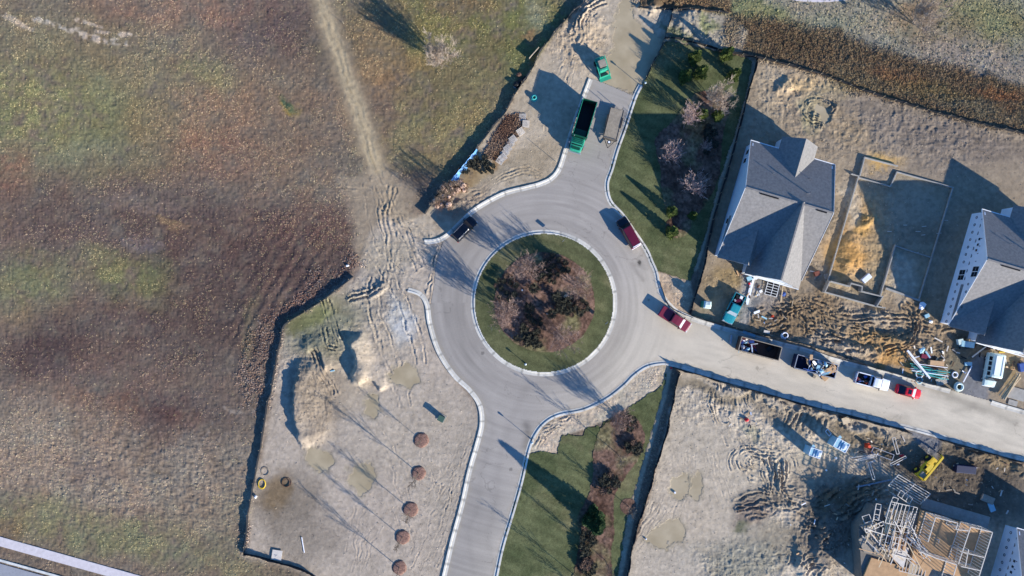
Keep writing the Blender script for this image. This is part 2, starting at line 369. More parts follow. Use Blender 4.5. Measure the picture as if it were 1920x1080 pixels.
# ---- colours (sRGB as sunlit ground shows, albedo = /1.12)
COL = np.zeros(GX.shape+(3,)); KA = 1.0/1.08
def paint(m, rgb, amt=1.0):
    c = np.array(lin(rgb))*KA; a = np.clip(m*amt, 0, 1)[..., None]
    COL[:] = COL*(1-a) + c*a
def soft(d, w=5): return sstep(-w, w, d)
jit = 7*n_mid + 4*n_small
COL[:] = np.array(lin((112,98,82)))*KA
for (x, y, rx, ry, an, c, a) in [
    (90,190,230,130,10,(118,114,74),.85),(60,60,200,70,10,(116,104,80),.7),(330,140,200,80,5,(118,104,78),.6),(250,260,130,60,0,(114,106,72),.7),
    (430,230,160,80,0,(124,96,74),.65),(420,290,180,40,0,(112,84,68),.6),(520,60,120,70,10,(92,76,70),.8),(560,250,90,160,0,(112,96,76),.5),
    (330,20,150,25,0,(128,98,78),.6),(100,300,200,30,-4,(116,110,84),.6),(15,330,40,40,0,(118,84,66),.7),
    (300,420,300,90,5,(92,77,68),.85),(90,470,130,60,0,(100,84,74),.6),(560,480,130,90,-10,(86,70,62),.9),(430,560,260,80,-5,(88,72,64),.85),
    (250,520,75,50,10,(114,112,74),.9),(60,540,70,60,0,(112,108,74),.8),(150,490,80,30,0,(112,106,76),.5),(580,420,120,60,0,(98,78,68),.6),
    (250,640,250,70,0,(90,74,66),.7),(80,660,70,60,0,(82,66,60),.8),(60,590,60,24,0,(116,98,78),.6),
    (420,650,110,120,0,(90,76,66),.7),(400,740,120,60,10,(98,84,74),.6),(150,730,200,50,0,(100,82,72),.6),(300,785,80,50,10,(84,64,58),.9),(170,755,110,22,0,(108,82,66),.6),
    (100,830,170,80,8,(134,114,94),.8),(300,870,260,80,5,(128,114,96),.8),(160,882,40,26,0,(98,84,76),.8),(60,800,80,40,0,(124,112,94),.7),(250,930,300,60,6,(132,117,98),.7),
    (230,1010,280,40,12,(112,108,76),.8),(80,960,90,40,10,(120,112,80),.6),(20,1000,40,25,0,(112,92,64),.7),(430,990,120,60,0,(124,112,88),.5),
    (470,620,14,60,0,(108,100,72),.5),(380,140,60,30,0,(110,106,72),.6),(270,540,20,14,0,(120,118,80),.6),
    (265,450,34,10,12,(140,132,130),.25),(315,415,30,8,25,(160,132,88),.35),(250,385,80,16,4,(128,112,98),.6),
    (545,195,20,10,0,(140,118,52),.6),(540,190,12,8,0,(52,78,60),.8),
    (860,60,220,110,0,(104,98,58),.85),(1000,60,80,70,-40,(98,98,58),.8),(700,150,60,120,-10,(130,104,74),.8),(720,60,60,60,0,(116,96,70),.7),(800,130,60,30,0,(134,102,66),.5),
    (840,230,120,90,-30,(114,104,68),.8),(760,290,90,60,0,(118,104,72),.7),(720,215,30,26,0,(98,80,70),.7),(760,380,60,50,10,(98,82,70),.8),(1000,70,20,12,-50,(128,92,68),.6),
    (880,125,80,40,-30,(96,88,66),.6),(1010,30,30,24,0,(132,128,104),.5),(870,8,60,16,0,(112,84,62),.6)]:
    paint(blob(x, y, rx, ry, an)*np.clip(.85+.9*n_mid+.5*n_small, 0, 1.1), c, a)
# pale scrape marks upper left
for p, w_, a in [([(70,35),(100,50),(130,60)],5,.8),([(140,62),(185,75),(240,88)],6,.8),([(145,40),(190,50)],3,.6),([(145,55),(205,62)],3,.6),([(228,68),(252,72)],4,.8),([(0,30),(30,40),(60,55)],4,.5),([(375,820),(390,790)],3,.4),([(420,760),(440,772),(475,770)],3,.3)]:
    sel, d, s_, g_ = ldist(p, WX*.4+GX*.6, WY*.4+GY*.6); m = np.zeros(GX.shape); m[sel] = 1-sstep(w_*.5, w_*1.6, d); paint(m*sstep(-.5,.3,n_mid+n_small), (180,164,142), a*.9)
# worn farm track
TRAIL = smooth([(588,-60),(608,20),(630,90),(652,150),(675,215),(695,280),(712,330),(735,385),(765,430)], 4)
sel, d, s_, g_ = ldist(TRAIL, GX+4*n_mid, GY)
m = np.zeros(GX.shape); m[sel] = 1-sstep(8, 34, d); paint(m, (156,138,110), .9)
m[:] = 0; m[sel] = 1-sstep(5, 19, d); paint(m, (182,162,126), .8)
m[:] = 0; m[sel] = 1-sstep(0, 3, np.abs(g_-2)); paint(m*sstep(-.3,.3,n_mid+n_small), (132,114,78), .4)
trail_flat = np.zeros(GX.shape); trail_flat[sel] = 1-sstep(16, 34, d)
field_mask = np.ones(GX.shape)
fan = soft(sdist([(645,330),(735,330),(790,400),(835,440),(820,560),(700,520),(655,400)], WX, WY), 20); paint(fan, (156,139,114), .9)
lotm = np.zeros(GX.shape)
for poly, col, wv in ((WLOT,(174,157,136),14),(NLOT,(178,160,134),5),(ELOT,(148,130,106),5),(SELOT,(184,167,142),4)):
    d = sdist(poly) + jit*.6; m = soft(d, wv); paint(m, col); lotm = np.maximum(lotm, m)
paint(soft(sdist([(1365,-60),(1975,-60),(1975,180),(1800,130),(1700,110),(1560,60),(1420,35),(1365,24)])+jit, 8), (132,124,104))
for (x, y, rx, ry, an, c, a) in [(1400,20,100,26,10,(112,112,70),.8),(1850,40,90,50,10,(118,114,74),.8),(1760,60,60,30,0,(126,108,82),.6),(1830,120,140,40,10,(134,122,108),.7),(1640,90,80,20,10,(124,122,108),.6),(1560,40,60,20,0,(134,130,104),.6),(1730,20,60,20,-20,(138,110,80),.6)]:
    paint(blob(x, y, rx, ry, an), c, a)
brush_d = sdist(BRUSH)+jit*1.6+10*n_big; paint(soft(brush_d, 12), (98,82,62))
for (x, y, rx, ry, an, c, a) in [(1480,75,70,24,12,(84,68,50),.8),(1690,140,60,16,14,(128,88,58),.6),(1740,165,80,18,14,(112,96,62),.7),(1870,180,50,14,14,(134,88,54),.7),(1620,150,80,20,14,(110,98,72),.6),(1850,215,90,16,14,(116,108,84),.6)]:
    paint(blob(x, y, rx, ry, an)*soft(brush_d, 7), c, a)
topstrip = soft(sdist([(1262,20),(1365,26),(1400,60),(1390,100),(1246,70)])+jit*.5, 4)
paint(topstrip, (156,144,122)); paint(blob(1325,40,20,12), (98,104,62), .8); paint(blob(1270,62,40,8,10), (80,92,56), .8); paint(blob(1370,50,20,30), (108,92,66), .7)
paint(soft(sdist([(1190,-60),(1370,-60),(1370,24),(1200,14)])+jit*.6, 4), (100,82,60))
# variations inside the dirt lots
inl = lotm
for (x, y, rx, ry, an, c, a) in [
    (620,620,70,50,-30,(112,112,86),.85),(590,585,50,20,-30,(118,120,60),.7),(560,600,30,26,0,(106,104,66),.8),(640,560,30,30,0,(140,128,100),.6),
    (730,560,60,60,0,(150,138,120),.6),(700,640,60,40,0,(176,158,132),.7),(640,720,60,60,0,(170,150,120),.6),(595,755,46,90,0,(136,119,98),.8),
    (720,470,60,40,0,(158,144,120),.7),(760,850,120,120,0,(172,156,134),.6),(640,880,80,60,0,(164,148,128),.6),(540,960,60,70,0,(122,108,90),.85),(520,920,26,40,0,(118,94,60),.7),
    (590,1010,60,50,0,(140,126,108),.7),(700,960,90,80,0,(176,158,138),.6),(860,900,30,150,14,(160,146,126),.5),(745,600,20,40,0,(172,168,158),.7),(760,610,14,24,0,(184,180,172),.6),
    (1010,180,60,90,-35,(170,152,124),.6),(1080,60,50,60,-30,(172,148,116),.6),(985,110,14,50,35,(150,112,70),.6),(940,320,80,30,-25,(150,134,108),.7),(860,390,60,20,-35,(134,114,92),.7),(1000,300,40,30,0,(156,136,106),.6),
    (960,230,30,20,-50,(100,62,40),.6),(880,300,40,16,-45,(70,60,40),.7),(850,350,40,14,-40,(132,104,70),.6),(870,340,70,12,-35,(150,122,76),.6),(940,290,12,30,35,(150,110,62),.6),
    (1480,170,70,40,10,(174,150,116),.8),(1560,180,40,30,0,(160,140,96),.6),(1530,215,20,30,0,(168,158,110),.7),(1440,160,30,40,0,(168,150,122),.6),(1500,155,30,16,0,(190,158,104),.5),
    (1650,230,140,40,12,(126,112,96),.8),(1800,270,130,30,12,(120,106,92),.8),(1700,280,120,40,10,(128,114,98),.7),(1420,235,50,40,0,(150,134,108),.7),(1590,250,30,40,0,(150,128,96),.7),
    (1540,420,24,110,16,(134,116,90),.7),(1590,520,30,40,0,(130,110,78),.5),(1380,520,50,24,10,(160,132,84),.8),(1360,540,40,30,0,(152,128,88),.6),(1440,560,40,30,10,(140,132,124),.8),
    (1500,590,70,40,0,(124,102,74),.9),(1440,600,60,20,10,(118,98,72),.8),(1570,610,60,20,5,(132,112,84),.7),(1560,650,60,20,10,(160,144,122),.6),(1650,640,60,26,10,(150,116,68),.8),(1680,680,50,16,10,(168,124,60),.8),
    (1740,600,50,40,0,(134,112,84),.8),(1700,560,40,30,0,(140,116,84),.7),(1780,660,50,30,0,(104,90,70),.8),(1800,690,40,30,0,(112,104,84),.8),(1880,620,30,20,0,(134,116,86),.6),(1895,690,20,30,0,(140,120,84),.7),
    (1660,600,30,20,0,(150,134,112),.6),
    (1380,800,120,80,20,(178,162,138),.6),(1300,800,60,80,0,(176,160,136),.6),(1340,740,90,14,14,(118,104,80),.7),(1480,780,60,20,14,(124,108,84),.7),(1410,810,26,14,0,(128,126,100),.6),
    (1450,870,70,50,0,(172,156,130),.6),(1430,940,60,22,-12,(118,106,90),.8),(1410,975,40,26,0,(112,96,84),.8),(1395,1000,16,10,0,(88,92,62),.8),(1480,1020,50,40,0,(132,120,98),.7),(1560,900,60,40,20,(150,130,104),.7),
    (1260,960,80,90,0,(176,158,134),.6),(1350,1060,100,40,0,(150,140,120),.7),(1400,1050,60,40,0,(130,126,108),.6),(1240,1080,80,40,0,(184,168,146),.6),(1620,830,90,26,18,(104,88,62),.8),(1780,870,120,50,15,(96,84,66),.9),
    (1850,920,120,70,0,(92,80,66),.9),(1560,980,60,80,0,(96,84,72),.8),(1600,930,80,20,-20,(112,92,68),.8),(1500,900,60,20,-10,(146,130,108),.7),(1870,870,40,14,10,(140,118,84),.7)]:  # two darkest patches paint in shadow beside the corner and framed houses
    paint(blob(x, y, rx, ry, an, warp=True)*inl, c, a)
# sandy excavation beside the first house
FOUND = [(1607,333),(1668,350),(1680,323),(1787,352),(1722,563),(1660,540),(1648,590),(1637,575),(1540,548),(1550,527)]
fd = sdist(FOUND); w_keep = None
paint(soft(fd, 3), (148,132,106)); 
for (x, y, rx, ry, an, c, a) in [(1604,450,40,84,14,(182,140,84),.9),(1640,470,30,50,0,(168,140,100),.7),(1620,410,20,24,0,(176,136,72),.85),(1605,480,30,26,0,(180,132,64),.85),(1580,500,16,40,14,(172,134,78),.8),(1650,490,30,60,0,(154,130,92),.5),(1720,410,60,60,0,(146,136,116),.7),(1690,520,30,40,0,(176,162,140),.7),(1648,310,36,12,14,(190,152,88),.9),(1600,380,16,40,14,(176,160,134),.8),(1735,440,50,24,0,(120,104,84),.6)]:
    paint(blob(x, y, rx, ry, an), c, a)
paint(blob(1870,585,300,1,0)*0, (0,0,0))
gravel1 = blob(1812,722,44,22,-28)*1.0
for poly, c in (([(1392,505),(1432,512),(1425,560),(1402,612),(1385,604)],(142,138,132)),([(1790,745),(1812,690),(1835,660),(1862,690),(1852,752),(1845,760)],(118,118,120)),([(1700,806),(1764,824),(1756,862),(1738,850)],(112,112,114))):
    paint(soft(sdist(poly, GX+jit*.6, GY+jit*.6), 5), c, .85)
VERGE = [(1233,507),(1294,525),(1300,556),(1288,592),(1267,582),(1247,561),(1236,539)]
paint(soft(sdist(VERGE), 3), (170,152,126)); 
paint(soft(sdist([(1258,683),(1250,691),(1245,722),(1161,777),(1099,804),(1054,817),(1045,852),(988,854),(1002,816),(1048,777),(1138,746),(1188,703),(1212,687)]), 3), (170,155,132))
for pl in ([(1250,691),(1239,745),(1192,909),(1150,1120)],[(1246,74),(1222,128),(1206,162)],[(1410,116),(1385,215),(1345,340),(1300,500)]):
    sel, d, s_, g_ = ldist(pl); m = np.zeros(GX.shape); m[sel] = 1-sstep(7, 12, d+jit[sel]*.2); paint(m, (164,150,124), .9)
# far past the frame
paint(sstep(30, 200, np.maximum.reduce([-GX, GX-1920, -GY, GY-1080])), (120,106,86), .8)

# ---- relief
Z = 0.05*n_big + (0.035*n_mid + 0.035*n_small)*(1-.62*lotm)
mudamp = np.zeros(GX.shape)
for (x, y, rx, ry, a) in [(630,640,60,60,.6),(710,570,70,60,.6),(580,720,50,90,.8),(750,480,60,70,.5),(1080,50,50,70,1.1),(1500,180,90,60,1.1),(1680,250,240,60,.9),(1640,330,60,60,.4),(800,470,30,30,.5),(680,640,120,90,.35),(1300,900,120,160,.12),(760,880,120,160,.12),
    (1530,600,130,60,1.3),(1660,640,110,50,1.5),(1760,620,60,60,1.2),(1400,540,60,40,.9),(1640,480,60,90,.9),(1540,430,26,120,.9),(1330,760,80,26,.9),(1470,800,110,50,1.0),(1460,900,50,50,.5),(1560,940,130,70,1.2),(1540,1030,60,70,1.0),
    (1400,1060,100,40,1),(1650,850,120,40,1.1),(1800,880,130,60,.9),(880,385,60,20,.8),(1300,50,60,30,1.1),(1620,400,60,80,.7),(1150,800,60,10,.3)]:
    mudamp = np.maximum(mudamp, a*blob(x, y, rx, ry))
rough_mud = ridged(X+.5*w1, Y+.5*w2, 1.6, 4, 51)
Z += lotm*0.015*n_fine + mudamp*(0.10*rough_mud + 0.10*ridged(X+.3*n_small, Y+.3*n_mid, .8, 3, 55) + .05*ridged(X, Y, .42, 2, 57))
Z -= soft(brush_d, 5)*0; Z += soft(brush_d, 5)*(0.28*np.abs(fbm(X, Y, 1.3, 3, 61)))
fieldrel = (1-lotm)*(1-trail_flat)*(1-fan)
Z += fieldrel*0.05*ridged(X, Y, .55, 2, 71)
lowl = blob(260, 900, 300, 110, 6)*fieldrel; Z += lowl*0.09*ridged(X, Y*2.0+.4*X, 1.1, 3, 73)
# harvest rows, ploughed curve right of the dark patch
rowm = blob(540, 600, 110, 160, 20)*fieldrel
th = np.hypot(GX-1150, GY-900); Z += rowm*0.05*np.sin(th/3.3+3*n_mid)
def mound(cx, cy, rx, ry, h, ang=0, p=1.0):
    Z[:] += h*blob(cx, cy, rx, ry, ang, soft=.75)**p
def scarp(pts, h, wl, wr, jitter=1.0):
    gx = GX+jitter*(5*n_mid+2.5*n_small); gy = GY+jitter*(5*w1*2+2.5*n_small)
    sel, d, s_, g_ = ldist(smooth(pts, 4), gx, gy, pad=90); L = s_.max()
    ends = sstep(0, L*.18, s_)*sstep(L, L*.82, s_); sideL = g_ > 0
    fall = np.where(sideL, 1-sstep(0, wl, d), 1-sstep(0, wr, d)); Z[sel] += h*fall*ends*(1+.25*n_mid[sel])
scarp([(560,672),(562,710),(556,750),(562,800),(574,845)], 1.1, 9, 72)
scarp([(566,668),(590,650),(606,668),(616,700)], .5, 8, 30)
scarp([(652,628),(668,655),(672,690),(655,715)], 1.15, 10, 34)
scarp([(668,722),(688,708),(704,712),(716,735)], .75, 8, 30)
scarp([(690,556),(712,548),(726,536)], .4, 5, 12)
for a in [(712,548,10,5,.2,-30),
          (1240,5,30,10,.7,0),(1215,20,14,12,.8,0),(1105,40,20,30,.5,0),(1290,45,30,14,.5,10),(845,395,20,6,.35,-35),(1690,640,50,10,.8,12),(1600,655,50,8,.6,12),(1500,640,30,6,.5,12),(1650,595,20,12,.6,0),(1560,215,18,14,.5,0),(1475,160,12,14,.5,0),
          (1600,470,16,34,.5,14),(1625,405,14,10,.5,0),(1600,505,10,20,.4,14),(1450,755,80,6,.35,14),(1600,800,60,7,.5,16),(1400,735,60,5,.3,14),(1555,1010,16,60,.6,10),(1510,1050,14,30,.5,0),(1640,925,60,8,.6,-22),(1820,860,30,8,.5,12),(1905,880,20,8,.5,10)]:
    mound(*a[:4], a[4], a[5])
brk = fbm(X, Y, 2.2, 3, 777)
def groove(pts, w_, dep, gx=None, gy=None, tread=0.0, rim=.5, color=None, ca=.4):
    sel, d, s_, g_ = ldist(smooth(pts, 5), gx, gy, pad=30)
    w_ = w_*.78; dep = dep*.78; prof = -dep*np.exp(-(d/w_)**2) + dep*.75*np.exp(-((d-2.0*w_)/w_)**2)
    prof = prof*np.clip(.9+1.3*brk[sel]+.9*n_small[sel], 0, 1.8)
    if tread: prof *= 1+tread*np.sin(s_*1.9)
    Z[sel] += prof
    if color is not None:
        m = np.zeros(GX.shape); m[sel] = np.exp(-(d/w_)**2); paint(m, color, ca)
JX = GX+7*n_mid+1.5*n_small; JY = GY+7*fbm(X, Y, 2.4, 3, 33)+1.5*n_fine
def swirl(cx, cy, radii, a0, a1, sx=1.0, sy=.7, rot=0.0, w_=1.5, dep=.13):
    for R in radii:
        P = []
        for i in range(14):
            a = a0+(a1-a0)*i/13; x = R*sx*math.cos(a); y = R*sy*math.sin(a)
            P.append((cx+x*math.cos(rot)-y*math.sin(rot), cy+x*math.sin(rot)+y*math.cos(rot)))
        groove(P, w_, dep, JX, JY, .1)
def tracks(pts, gauge, w_, dep, tread=.5, n=2, color=None):
    P = smooth(pts, 5); sel = None
    for s in ([-.5, .5] if n == 2 else np.linspace(-.5, .5, n)):
        Q = []
        for i, p in enumerate(P):
            a = P[max(0, i-1)]; b = P[min(len(P)-1, i+1)]; L = math.hypot(b[0]-a[0], b[1]-a[1])+1e-6
            Q.append((p[0]-(b[1]-a[1])/L*gauge*s, p[1]+(b[0]-a[0])/L*gauge*s))
        groove(Q[::4]+[Q[-1]], w_, dep, JX, JY, tread, color=color)
tracks(TRAIL[::5], 12, 3, .022, .2)
tracks([(700,330),(730,390),(760,440),(790,500)], 18, 2, .07, .4, 3); tracks([(640,360),(690,365),(740,400),(800,450)], 16, 1.8, .06, .4); tracks([(735,350),(725,410),(735,470),(720,540)], 16, 2, .07, .4, 3); tracks([(690,340),(700,400),(715,460),(745,520)], 20, 1.8, .06, .4)
tracks([(829,470),(815,520),(806,570)], 16, 1.8, .16, .1, 4)
tracks([(700,470),(740,540),(770,600),(790,680)], 20, 2.2, .10); tracks([(705,520),(700,580),(730,660),(760,760)], 22, 2.4, .10)
tracks([(640,640),(622,600),(612,560)], 14, 2, .15); tracks([(630,655),(612,640),(608,615)], 8, 2, .2)
tracks([(590,655),(600,690),(625,740)], 16, 2.2, .15, .2, 3); tracks([(655,560),(690,552),(712,540)], 8, 3, .2)
tracks([(890,820),(860,900),(838,1000),(815,1060)], 14, 1.4, .05, .8); tracks([(876,820),(840,900),(810,1000),(780,1070)], 18, 1.4, .05, .8)
tracks([(700,800),(740,860),(760,940)], 18, 1.8, .04); tracks([(600,700),(604,760),(590,840)], 14, 2, .05)
tracks([(1130,0),(1100,20),(1085,45),(1078,80)], 14, 2, .16, .4, 3); tracks([(1065,120),(1040,180),(1030,250)], 16, 1.6, .05, .6); tracks([(1078,100),(1060,170),(1050,200)], 10, 1.4, .05, .6)
tracks([(855,385),(920,350),(970,320),(1010,330)], 12, 1.5, .06, .3, 3)
tracks([(1380,690),(1360,760),(1400,830),(1430,850)], 16, 2, .08); tracks([(1350,720),(1345,780),(1370,830)], 12, 1.6, .06)
tracks([(1440,850),(1400,845),(1388,870),(1420,905),(1470,920)], 14, 2, .12, .3, 3)
tracks([(1405,858),(1430,880),(1470,882)], 10, 2, .14, .2, 3); tracks([(1445,855),(1455,900),(1462,950)], 26, 3, .16, .3, 3)
tracks([(1380,945),(1430,930),(1480,950)], 16, 2.6, .14, .3); tracks([(1400,965),(1440,955),(1500,948),(1560,975),(1590,960)], 18, 2.6, .15)
tracks([(1640,915),(1590,935),(1560,965),(1520,960)], 20, 2.6, .2, .3, 3); tracks([(1700,905),(1640,935),(1590,975)], 20, 2.6, .2, .3, 3)
tracks([(1560,980),(1510,1000),(1490,1060)], 24, 2.6, .15, .4, 3); tracks([(1520,1080),(1560,1020),(1590,980)], 20, 2.6, .14)
for k in range(7): groove([(1482+k*11,770+k*3),(1476+k*11,785+k*3),(1470+k*12,800+k*2)], 2.6, .17, JX, JY)
tracks([(1460,575),(1500,585),(1520,620),(1560,632)], 18, 2.4, .16, .3, 3); tracks([(1480,530),(1500,590),(1500,630)], 20, 2.2, .14, .7)
tracks([(1530,570),(1600,600),(1680,590),(1760,610)], 16, 2.4, .16, .2, 3); tracks([(1520,610),(1600,640),(1680,620)], 14, 2.4, .16, .2, 3); tracks([(1440,620),(1480,600),(1460,570)], 14, 2.2, .15)
tracks([(1660,660),(1700,640),(1720,600),(1700,570)], 14, 2.4, .2, .2, 3); tracks([(1250,10),(1240,40)], 8, 2, .1)
tracks([(1520,200),(1540,215),(1560,205)], 10, 2.4, .2, .1, 3); tracks([(1535,210),(1532,240)], 8, 2.2, .16, 0, 3)
tracks([(1000,800),(1040,785),(1080,778)], 12, 1.3, .10, .2, 4); tracks([(1006,838),(1030,805),(1055,795)], 12, 1.3, .10, .2, 3)
swirl(1432,872,(22,28,34,44,50),2.4,7.6,1,.55,.15,1.5,.12); swirl(1432,872,(60,66),2.6,6.0,1,.6,.2,1.4,.09)
for k in range(9):
    rr = random.Random(900+k); x0, y0 = 1430+k*5, 862+rr.uniform(-6,6); groove([(x0,y0),(x0+rr.uniform(-6,6),y0+26),(x0+rr.uniform(-10,10),y0+60)], 2.0, .22, JX, JY)
for k in range(16):
    rr = random.Random(940+k); a = rr.uniform(-.75,-.15); x0, y0 = rr.uniform(1500,1570), rr.uniform(930,1010); L = rr.uniform(50,110); groove([(x0,y0),(x0+L*.5*math.cos(a),y0+L*.5*math.sin(a)+rr.uniform(-5,5)),(x0+L*math.cos(a),y0+L*math.sin(a))], rr.uniform(1.6,2.6), rr.uniform(.14,.28), JX, JY, .2)
for k in range(12):
    rr = random.Random(980+k); x0, y0 = rr.uniform(1370,1470), rr.uniform(920,965); L = rr.uniform(30,70); groove([(x0,y0),(x0+L*.5,y0+rr.uniform(-6,4)),(x0+L,y0+rr.uniform(-14,8))], rr.uniform(1.4,2.2), rr.uniform(.1,.2), JX, JY)
for k in range(14):
    rr = random.Random(1020+k); x0, y0 = rr.uniform(1330,1420), rr.uniform(715,760); groove([(x0,y0),(x0+rr.uniform(-3,6),y0+18),(x0+rr.uniform(-2,14),y0+40)], 1.5, rr.uniform(.08,.16), JX, JY, .4)
for k in range(16):
    rr = random.Random(1060+k); x0, y0 = rr.uniform(1490,1550), rr.uniform(990,1060); groove([(x0,y0),(x0+rr.uniform(10,30),y0+rr.uniform(-14,8)),(x0+rr.uniform(30,60),y0+rr.uniform(-30,10))], 1.8, rr.uniform(.12,.22), JX, JY, .3)
for k in range(20):
    rr = random.Random(1100+k); x0, y0 = rr.uniform(1450,1740), rr.uniform(585,640); a = rr.uniform(-.5,.9); L = rr.uniform(30,70); groove([(x0,y0),(x0+L*.5*math.cos(a)+rr.uniform(-6,6),y0+L*.5*math.sin(a)),(x0+L*math.cos(a),y0+L*math.sin(a))], rr.uniform(1.5,2.6), rr.uniform(.12,.24), JX, JY, .4)
swirl(1500,600,(26,32,40,46),3.2,6.4,1,.8,.2,1.8,.16); swirl(1536,208,(14,19,24,30),1.5,6.2,1,.9,0,1.6,.12); swirl(1440,595,(20,26),2.5,6.0,1.2,.8,0,1.8,.12)
for k in range(10):
    rr = random.Random(1140+k); x0, y0 = 1090+k*3.2+rr.uniform(-3,3), 20+rr.uniform(-6,8); groove([(x0,y0),(x0-12,y0+14),(x0-20+rr.uniform(-4,4),y0+36)], 1.5, .12, JX, JY)
for k in range(26):   # shallow wheel scuffs over the smooth lots
    rr = random.Random(k); x0, y0, L, a = [(1300,820,90,1.3),(1260,900,100,1.8),(1350,1000,80,.4),(750,900,90,.8),(700,1000,80,1.9),(860,860,90,1.7)][k % 6]
    x0 += rr.uniform(-50,50); y0 += rr.uniform(-60,60); a += rr.uniform(-.6,.6)
    tracks([(x0,y0),(x0+L*.5*math.cos(a)+rr.uniform(-9,9),y0+L*.5*math.sin(a)),(x0+L*math.cos(a),y0+L*math.sin(a))], 15, 1.5, .03, .6)
# flatten where things are laid
flat = np.minimum(sstep(0, 9, -inside_hard), sstep(3, 10, kmin))
Z *= flat; Z -= .10*sstep(-3, 1, inside_hard)
FLATS = [(1440,400,150,150),(1870,520,150,150)]
H1BASE = [(1399,275),(1547,316),(1484,540),(1342,479)]
for dx, dy in ((0,0),(423,126),(486,709)):
    q = sdist([(x+dx, y+dy) for x, y in H1BASE]); Z = np.where(q > -4, Z*sstep(8, -4, q)-.0, Z)
pud_m = []
for i, p in enumerate(PUDDLES):
    d = sdist(p, GX+9*n_mid+6*n_small, GY+9*w1+6*n_small+3*n_fine); pud_m.append(d > 0)
    q = sstep(-10, 3, d); Z = Z*(1-q) - .12*q*sstep(-3, 3, d)
    paint(sstep(-9, 0, d), (138,126,98), .5)
farm = sstep(0, 60, np.maximum.reduce([-GX, GX-1920, -GY, GY-1080])); Z *= (1-farm); 

# fine mottling of the paint itself: clods, dry stalks, leaf litter
COL *= (1 + .10*n_small + .12*n_fine*1.0 + .08*n_mid + .06*n_big)[..., None]
rngv = _hash(np.round(GX/1.8), np.round(GY/1.8), 5)
sp = ((rngv > .93) & (vnoise(X, Y, 91) > .0)).astype(float)*fieldrel*sstep(-.5, .4, n_mid)
COL *= (1+.35*sp[..., None]); sp2 = (rngv < .08)*fieldrel; COL *= (1-.25*sp2[..., None])
dk = np.clip(blob(430,560,260,110,-5)+blob(560,480,120,90,0)+.8*blob(300,430,260,70,5)+.7*blob(300,790,110,60,0)+.6*blob(80,660,90,70,0)+.5*blob(560,50,90,60,0), 0, 1)*fieldrel*np.clip(.8+n_mid, 0, 1)
COL *= 1-dk[..., None]*np.array([.20,.24,.22])
COL *= (1+.24*fieldrel+.13*fieldrel*fbm(X, Y*1.6, 1.6, 4, 1201)+.10*fieldrel*fbm(X, Y, 5, 4, 1203))[..., None]; hue = fbm(X, Y, 3.2, 4, 1207)[..., None]*fieldrel[..., None]; COL *= (1+hue*np.array([.10,-.02,-.08])); COL *= 1+(np.array([1.01,1.0,1.0])-1)*1.0; COL *= 1-lotm[..., None]*np.array([.005,0,.035]); gl = COL.mean(-1, keepdims=True); COL = COL*(1-.10*lotm[..., None])+gl*.10*lotm[..., None]; COL *= (1+.09*lotm)[..., None]
churn = ridged(X, Y, 1.3, 3, 909); COL *= (1+.22*lotm*churn*np.clip(.35+mudamp, 0, 1))[..., None]
COL = np.clip(COL, .01, .9)

# ------------------------------------------------------------------ grid meshes
def grid_mesh(name, cell, zz, col, material, kind='structure', solid=0.0):
    if cell is None: cell = np.ones((NY-1, NX-1), bool)
    idx = np.full(NY*NX, -1, np.int64)
    cy, cx = np.nonzero(cell)
    q = np.stack([cy*NX+cx, (cy+1)*NX+cx, (cy+1)*NX+cx+1, cy*NX+cx+1], 1)
    used = np.unique(q); idx[used] = np.arange(len(used)); q = idx[q]
    co = np.stack([X.ravel()[used], Y.ravel()[used], zz.ravel()[used]], 1).astype(np.float32)
    me = bpy.data.meshes.new(name); me.vertices.add(len(used)); me.vertices.foreach_set('co', co.ravel())
    me.loops.add(q.size); me.loops.foreach_set('vertex_index', q.ravel().astype(np.int32))
    me.polygons.add(len(q)); me.polygons.foreach_set('loop_start', np.arange(0, q.size, 4, dtype=np.int32))
    me.polygons.foreach_set('loop_total', np.full(len(q), 4, np.int32))
    me.polygons.foreach_set('use_smooth', np.ones(len(q), bool))
    me.update(calc_edges=True)
    a = me.color_attributes.new('Col', 'FLOAT_COLOR', 'POINT')
    cc = np.ones((len(used), 4), np.float32); cc[:, :3] = col.reshape(-1, 3)[used]
    a.data.foreach_set('color', cc.ravel())
    me.materials.append(material)
    o = bpy.data.objects.new(name, me); C.objects.link(o)
    if kind: o['kind'] = kind
    return o
def cells(m): return m[:-1,:-1] | m[1:,:-1] | m[:-1,1:] | m[1:,1:]
grid_mesh('ground', None, Z, COL, M['ground'])
def gz(px, py):
    i = np.searchsorted(ay, py)-1; j = np.searchsorted(ax, px)-1
    return float(max(Z[i, j], Z[i+1, j], Z[i, j+1], Z[i+1, j+1]))
def G(px, py, up=0.0):
    return Vector(((px-960)/S, (540-py)/S, max(gz(px, py), -.02)+up))

# road: dusty to the east, grey asphalt in the circle
def mixc(a, b, t): return np.array(lin(a))*KA*(1-t[..., None]) + np.array(lin(b))*KA*t[..., None]
east = sstep(1080, 1330, GX+20*w1+.5*(GY-560)); north = sstep(360, 230, GY+20*w1)
RC = mixc((160,153,143), (198,187,166), east); RC *= (1-.10*sstep(960, 860, GX)*sstep(300,420,GY))[..., None]; RC = RC*(1-north[..., None]*.5) + mixc((164,158,148), (164,158,148), north)*north[..., None]*.5
RC = RC*(1+.05*n_mid+.05*n_big)[..., None]
rr_ = np.hypot(GX-1020, GY-568); ang_ = np.arctan2(GY-568, GX-1020)
streak = fbm(rr_*.5, ang_*6, 3.0, 3, 301)*sstep(1300, 1150, GX)
RC *= np.array([1.03,1.0,.955]); RC *= (1+.17*streak)[..., None]
RC *= (1+.12*fbm(X, Y*4+X*1.1, 2.5, 3, 307)*sstep(1200, 1350, GX))[..., None]
